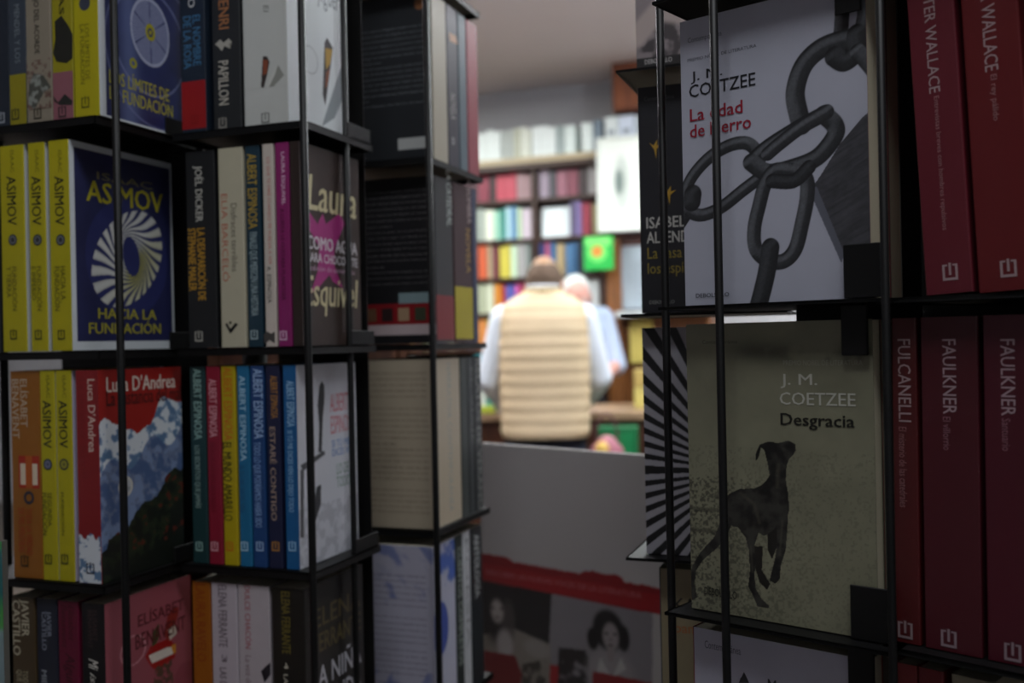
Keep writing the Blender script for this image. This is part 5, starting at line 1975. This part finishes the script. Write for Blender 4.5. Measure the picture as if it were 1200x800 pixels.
def man(loc, rz, label, J, skin, head, hand_dirs):
    t = thing('person', loc, rz, label, 'person')
    bm = bmesh.new()
    HP, HM = head_bm(bm, *head)
    capsule(bm, J['neck'], Vector(head[0]) + Vector((0, -0.01, -0.03)), 0.058, 0.055)
    capsule(bm, (-0.10, 0, J['sh'][1] - 0.02), (0.10, 0, J['sh'][1] - 0.02), 0.085, 0.085)
    capsule(bm, (0, 0.0, J['hip'] + 0.05), (0, 0, J['sh'][1] - 0.09), 0.135, 0.15, flat=0.75)
    for s in (-1, 1):
        S = Vector((s * J['sh'][0], 0, J['sh'][1])); El = Vector(J['el'][0 if s < 0 else 1]); Wr = Vector(J['wr'][0 if s < 0 else 1])
        capsule(bm, S, El, 0.052, 0.040)
        capsule(bm, El, Wr, 0.040, 0.026)
        hd = hand_dirs[0 if s < 0 else 1]
        hand_bm(bm, Wr, hd[0], hd[1], 1.0, 0.3, s)
        Hh = Vector((s * 0.09, 0, J['hip'])); Kn = Vector((s * 0.10, 0.025, J['hip'] * 0.53)); An = Vector((s * 0.10, -0.01, 0.09))
        capsule(bm, Hh, Kn, 0.085, 0.058)
        capsule(bm, Kn, An, 0.056, 0.038)
        capsule(bm, An, (s * 0.11, 0.12, 0.035), 0.040, 0.034)
    merged('body', bm, skin, t, 0.0065, 4)
    for s in (-1, 1):
        bm = bmesh.new()
        ball(bm, HP(s * 0.030, 0.078, 0.010), 0.012, 0.010, 0.010)
        e = mobj('eye', bm, mat('#e6e2dc', 0.2), t, smooth=True)
        bm = bmesh.new()
        ball(bm, HP(s * 0.030, 0.0865, 0.010), 0.005, 0.003, 0.005)
        mobj('iris', bm, mat('#3a2c22', 0.2), e, smooth=True)
    bm = bmesh.new()
    ball(bm, HP(0, 0.0915, -0.0595), 0.020, 0.004, 0.003, HM)
    mobj('mouth', bm, mat('#a05c54', 0.5), t, smooth=True)
    return t, HP, HM


def trousers(t, J, m):
    bm = bmesh.new()
    capsule(bm, (-0.07, 0, J['hip'] + 0.02), (0.07, 0, J['hip'] + 0.02), 0.122, 0.122)
    capsule(bm, (-0.05, 0, J['hip'] + 0.12), (0.05, 0, J['hip'] + 0.12), 0.118, 0.118)
    for s in (-1, 1):
        capsule(bm, (s * 0.09, 0, J['hip']), (s * 0.10, 0.025, J['hip'] * 0.53), 0.103, 0.080)
        capsule(bm, (s * 0.10, 0.025, J['hip'] * 0.53), (s * 0.10, -0.01, 0.11), 0.080, 0.068)
    merged('trousers', bm, m, t, 0.012, 4)
    for s in (-1, 1):
        bm = bmesh.new()
        capsule(bm, (s * 0.10, -0.035, 0.05), (s * 0.115, 0.15, 0.04), 0.048, 0.042, flat=0.9)
        bm_box(bm, s * 0.105 - 0.045, s * 0.105 + 0.045, -0.085, 0.185, 0.0, 0.03)
        merged('shoe', bm, mat('#2a2420', 0.35), t, 0.007, 3)


def shirt(t, J, m, sleeve=(1.0, 1.0), body_r=0.165, name='shirt', collar=None):
    bm = bmesh.new()
    capsule(bm, (-0.115, -0.005, J['sh'][1] - 0.01), (0.115, -0.005, J['sh'][1] - 0.01), 0.084, 0.084)
    capsule(bm, (-0.05, 0, J['hip'] + 0.13), (-0.06, 0, J['sh'][1] - 0.10), body_r - 0.03, body_r - 0.02)
    capsule(bm, (0.05, 0, J['hip'] + 0.13), (0.06, 0, J['sh'][1] - 0.10), body_r - 0.03, body_r - 0.02)
    for i, s in enumerate((-1, 1)):
        S = Vector((s * J['sh'][0], 0, J['sh'][1])); El = Vector(J['el'][i]); Wr = Vector(J['wr'][i])
        capsule(bm, S, El, 0.068, 0.060)
        if sleeve[i] > 0:
            E2 = El.lerp(Wr, sleeve[i])
            capsule(bm, El, E2, 0.062, 0.062 - 0.017 * sleeve[i])
    o = merged(name, bm, m, t, 0.010, 4)
    # collar band
    bm = bmesh.new()
    c = Vector(J['neck'])
    n = 28
    rr = []
    for (dz, r) in ((-0.030, 0.082), (0.012, 0.074), (0.030, 0.070), (0.020, 0.076), (0.052, 0.074), (0.046, 0.082)):
        rr.append([bm.verts.new((c.x + r * math.cos(2 * math.pi * k / n), c.y + 0.004 + r * 0.92 * math.sin(2 * math.pi * k / n), c.z + dz)) for k in range(n)])
    for a, b in zip(rr[:-1], rr[1:]):
        for k in range(n):
            j = (k + 1) % n
            bm.faces.new((a[k], a[j], b[j], b[k]))
    mobj('collar', bm, collar or m, t, smooth=True)
    return o


# the man in the quilted vest, seen from behind, leaning on the counter
J1 = dict(neck=(0, 0.0, 1.455), sh=(0.180, 1.355), hip=0.90,
          el=[(-0.258, 0.05, 1.075), (0.258, 0.05, 1.075)], wr=[(-0.20, 0.22, 0.955), (0.20, 0.22, 0.955)])
p1 = at(638, 430, 4.60)
t1, HP, HM = man((p1.x, 4.60, 0), 0, 'man seen from behind in a beige quilted vest over a white shirt, at the counter', J1, SKIN,
                 ((0.012, 0.075, 1.515), math.radians(-8), math.radians(-14), 1.0),
                 [((0.35, 0.9, -0.05), (0, -0.05, -1)), ((-0.35, 0.9, -0.05), (0, -0.05, -1))])
trousers(t1, J1, mat('#1c2436', 0.8, 0, 0.1, 40.0))
shirt(t1, J1, mat('#dfe6f2', 0.7, 0, 0.06, 8.0))
# vest: lofted rings pinched at each seam
bm = bmesh.new()
n = 48
Z = np.linspace(0.81, 1.475, 100)
prev = None
for z in Z:
    f = (z - 0.785) / 0.69
    w_ = np.interp(z, [0.785, 0.84, 1.0, 1.2, 1.33, 1.40, 1.44, 1.475], [0.192, 0.202, 0.206, 0.208, 0.206, 0.196, 0.150, 0.080])
    d_ = np.interp(z, [0.785, 0.84, 1.0, 1.2, 1.33, 1.40, 1.44, 1.475], [0.148, 0.152, 0.152, 0.160, 0.150, 0.125, 0.100, 0.080])
    puff = abs(math.sin(math.pi * (z - 0.81) / 0.0575)) ** 0.5
    k = 1 - 0.030 * (1 - puff)
    ring = []
    for i in range(n):
        a = 2 * math.pi * i / n
        x, y = math.cos(a), math.sin(a)
        e = 0.82
        x = math.copysign(abs(x) ** e, x); y = math.copysign(abs(y) ** e, y)
        wr_ = 1 + 0.008 * math.sin(i * 3.7 + z * 90)
        ring.append(bm.verts.new((w_ * x * k * wr_, d_ * y * k * wr_ - 0.004, z)))
    if prev:
        for i in range(n):
            j = (i + 1) % n
            bm.faces.new((prev[i], prev[j], ring[j], ring[i]))
    prev = ring
vest = mobj('quilted_vest', bm, mat('#ccb695', 0.6, 0, 0.06, 12.0), t1, smooth=True)
so = vest.modifiers.new('thick', 'SOLIDIFY'); so.thickness = 0.008; so.offset = 0.0
for s in (-1, 1):
    bm = bmesh.new()
    pr = None
    for i in range(21):
        a = 2 * math.pi * i / 20
        q = Vector((s * (0.197 + 0.006 * math.cos(a)), 0.075 * math.cos(a), 1.30 + 0.095 * math.sin(a)))
        if pr:
            bm_tube(bm, pr, q, 0.007, n=8)
        pr = q
    mobj('armhole_piping', bm, mat('#b09c74', 0.6), t1)
bm = bmesh.new()   # vest collar
for i in range(25):
    a = 2 * math.pi * i / 24
    q = Vector((0.080 * math.cos(a), 0.078 * math.sin(a) - 0.004, 1.478))
    if i:
        bm_tube(bm, pr, q, 0.014, n=8)
    pr = q
mobj('vest_collar', bm, mat('#b8a47c', 0.6), t1, smooth=True)
# hair: grey-brown back and sides, bare crown
bm = bmesh.new()
ball(bm, HP(0, -0.034, 0.018), 0.086, 0.090, 0.084, HM)
ball(bm, HP(0, -0.044, -0.040), 0.076, 0.066, 0.060, HM)
merged('hair', bm, mat('#5c4a3c', 0.85, 0, 0.25, 60.0), t1, 0.006, 3)
bm = bmesh.new()
ball(bm, HP(0, -0.030, 0.058), 0.062, 0.078, 0.066, HM)
mobj('bald_crown', bm, mat('#a88468', 0.5, 0, 0.06, 30.0), t1, smooth=True)

# the older man facing him behind the counter
J2 = dict(neck=(-0.02, 0.02, 1.42), sh=(0.185, 1.375), hip=0.90,
          el=[(-0.235, 0.08, 1.10), (0.235, 0.06, 1.10)], wr=[(-0.12, 0.27, 1.06), (0.10, 0.27, 1.03)])
p2 = at(671, 430, 5.72)
t2, HP, HM = man((p2.x, 5.72, 0), math.radians(180 + 14), 'white-haired man in a light blue shirt behind the counter, facing the vest man', J2,
                 mat('#d9a498', 0.55, 0, 0.06, 30.0),
                 ((0.012, 0.13, 1.49), math.radians(-6), math.radians(-22), 1.0),
                 [((0.8, 0.6, 0.0), (0, 0, -1)), ((-0.8, 0.6, 0.0), (0, 0, -1))])
trousers(t2, J2, mat('#2c3038', 0.8, 0, 0.1, 40.0))
shirt(t2, J2, mat('#b4c4de', 0.7, 0, 0.22, 45.0), sleeve=(0.0, 0.0))
bm = bmesh.new()
ball(bm, HP(0, -0.026, 0.036), 0.083, 0.094, 0.088, HM)
ball(bm, HP(0.0, -0.045, -0.02), 0.078, 0.062, 0.06, HM)
merged('hair', bm, mat('#d4dad8', 0.8, 0, 0.08, 60.0), t2, 0.006, 3)

flush_text()
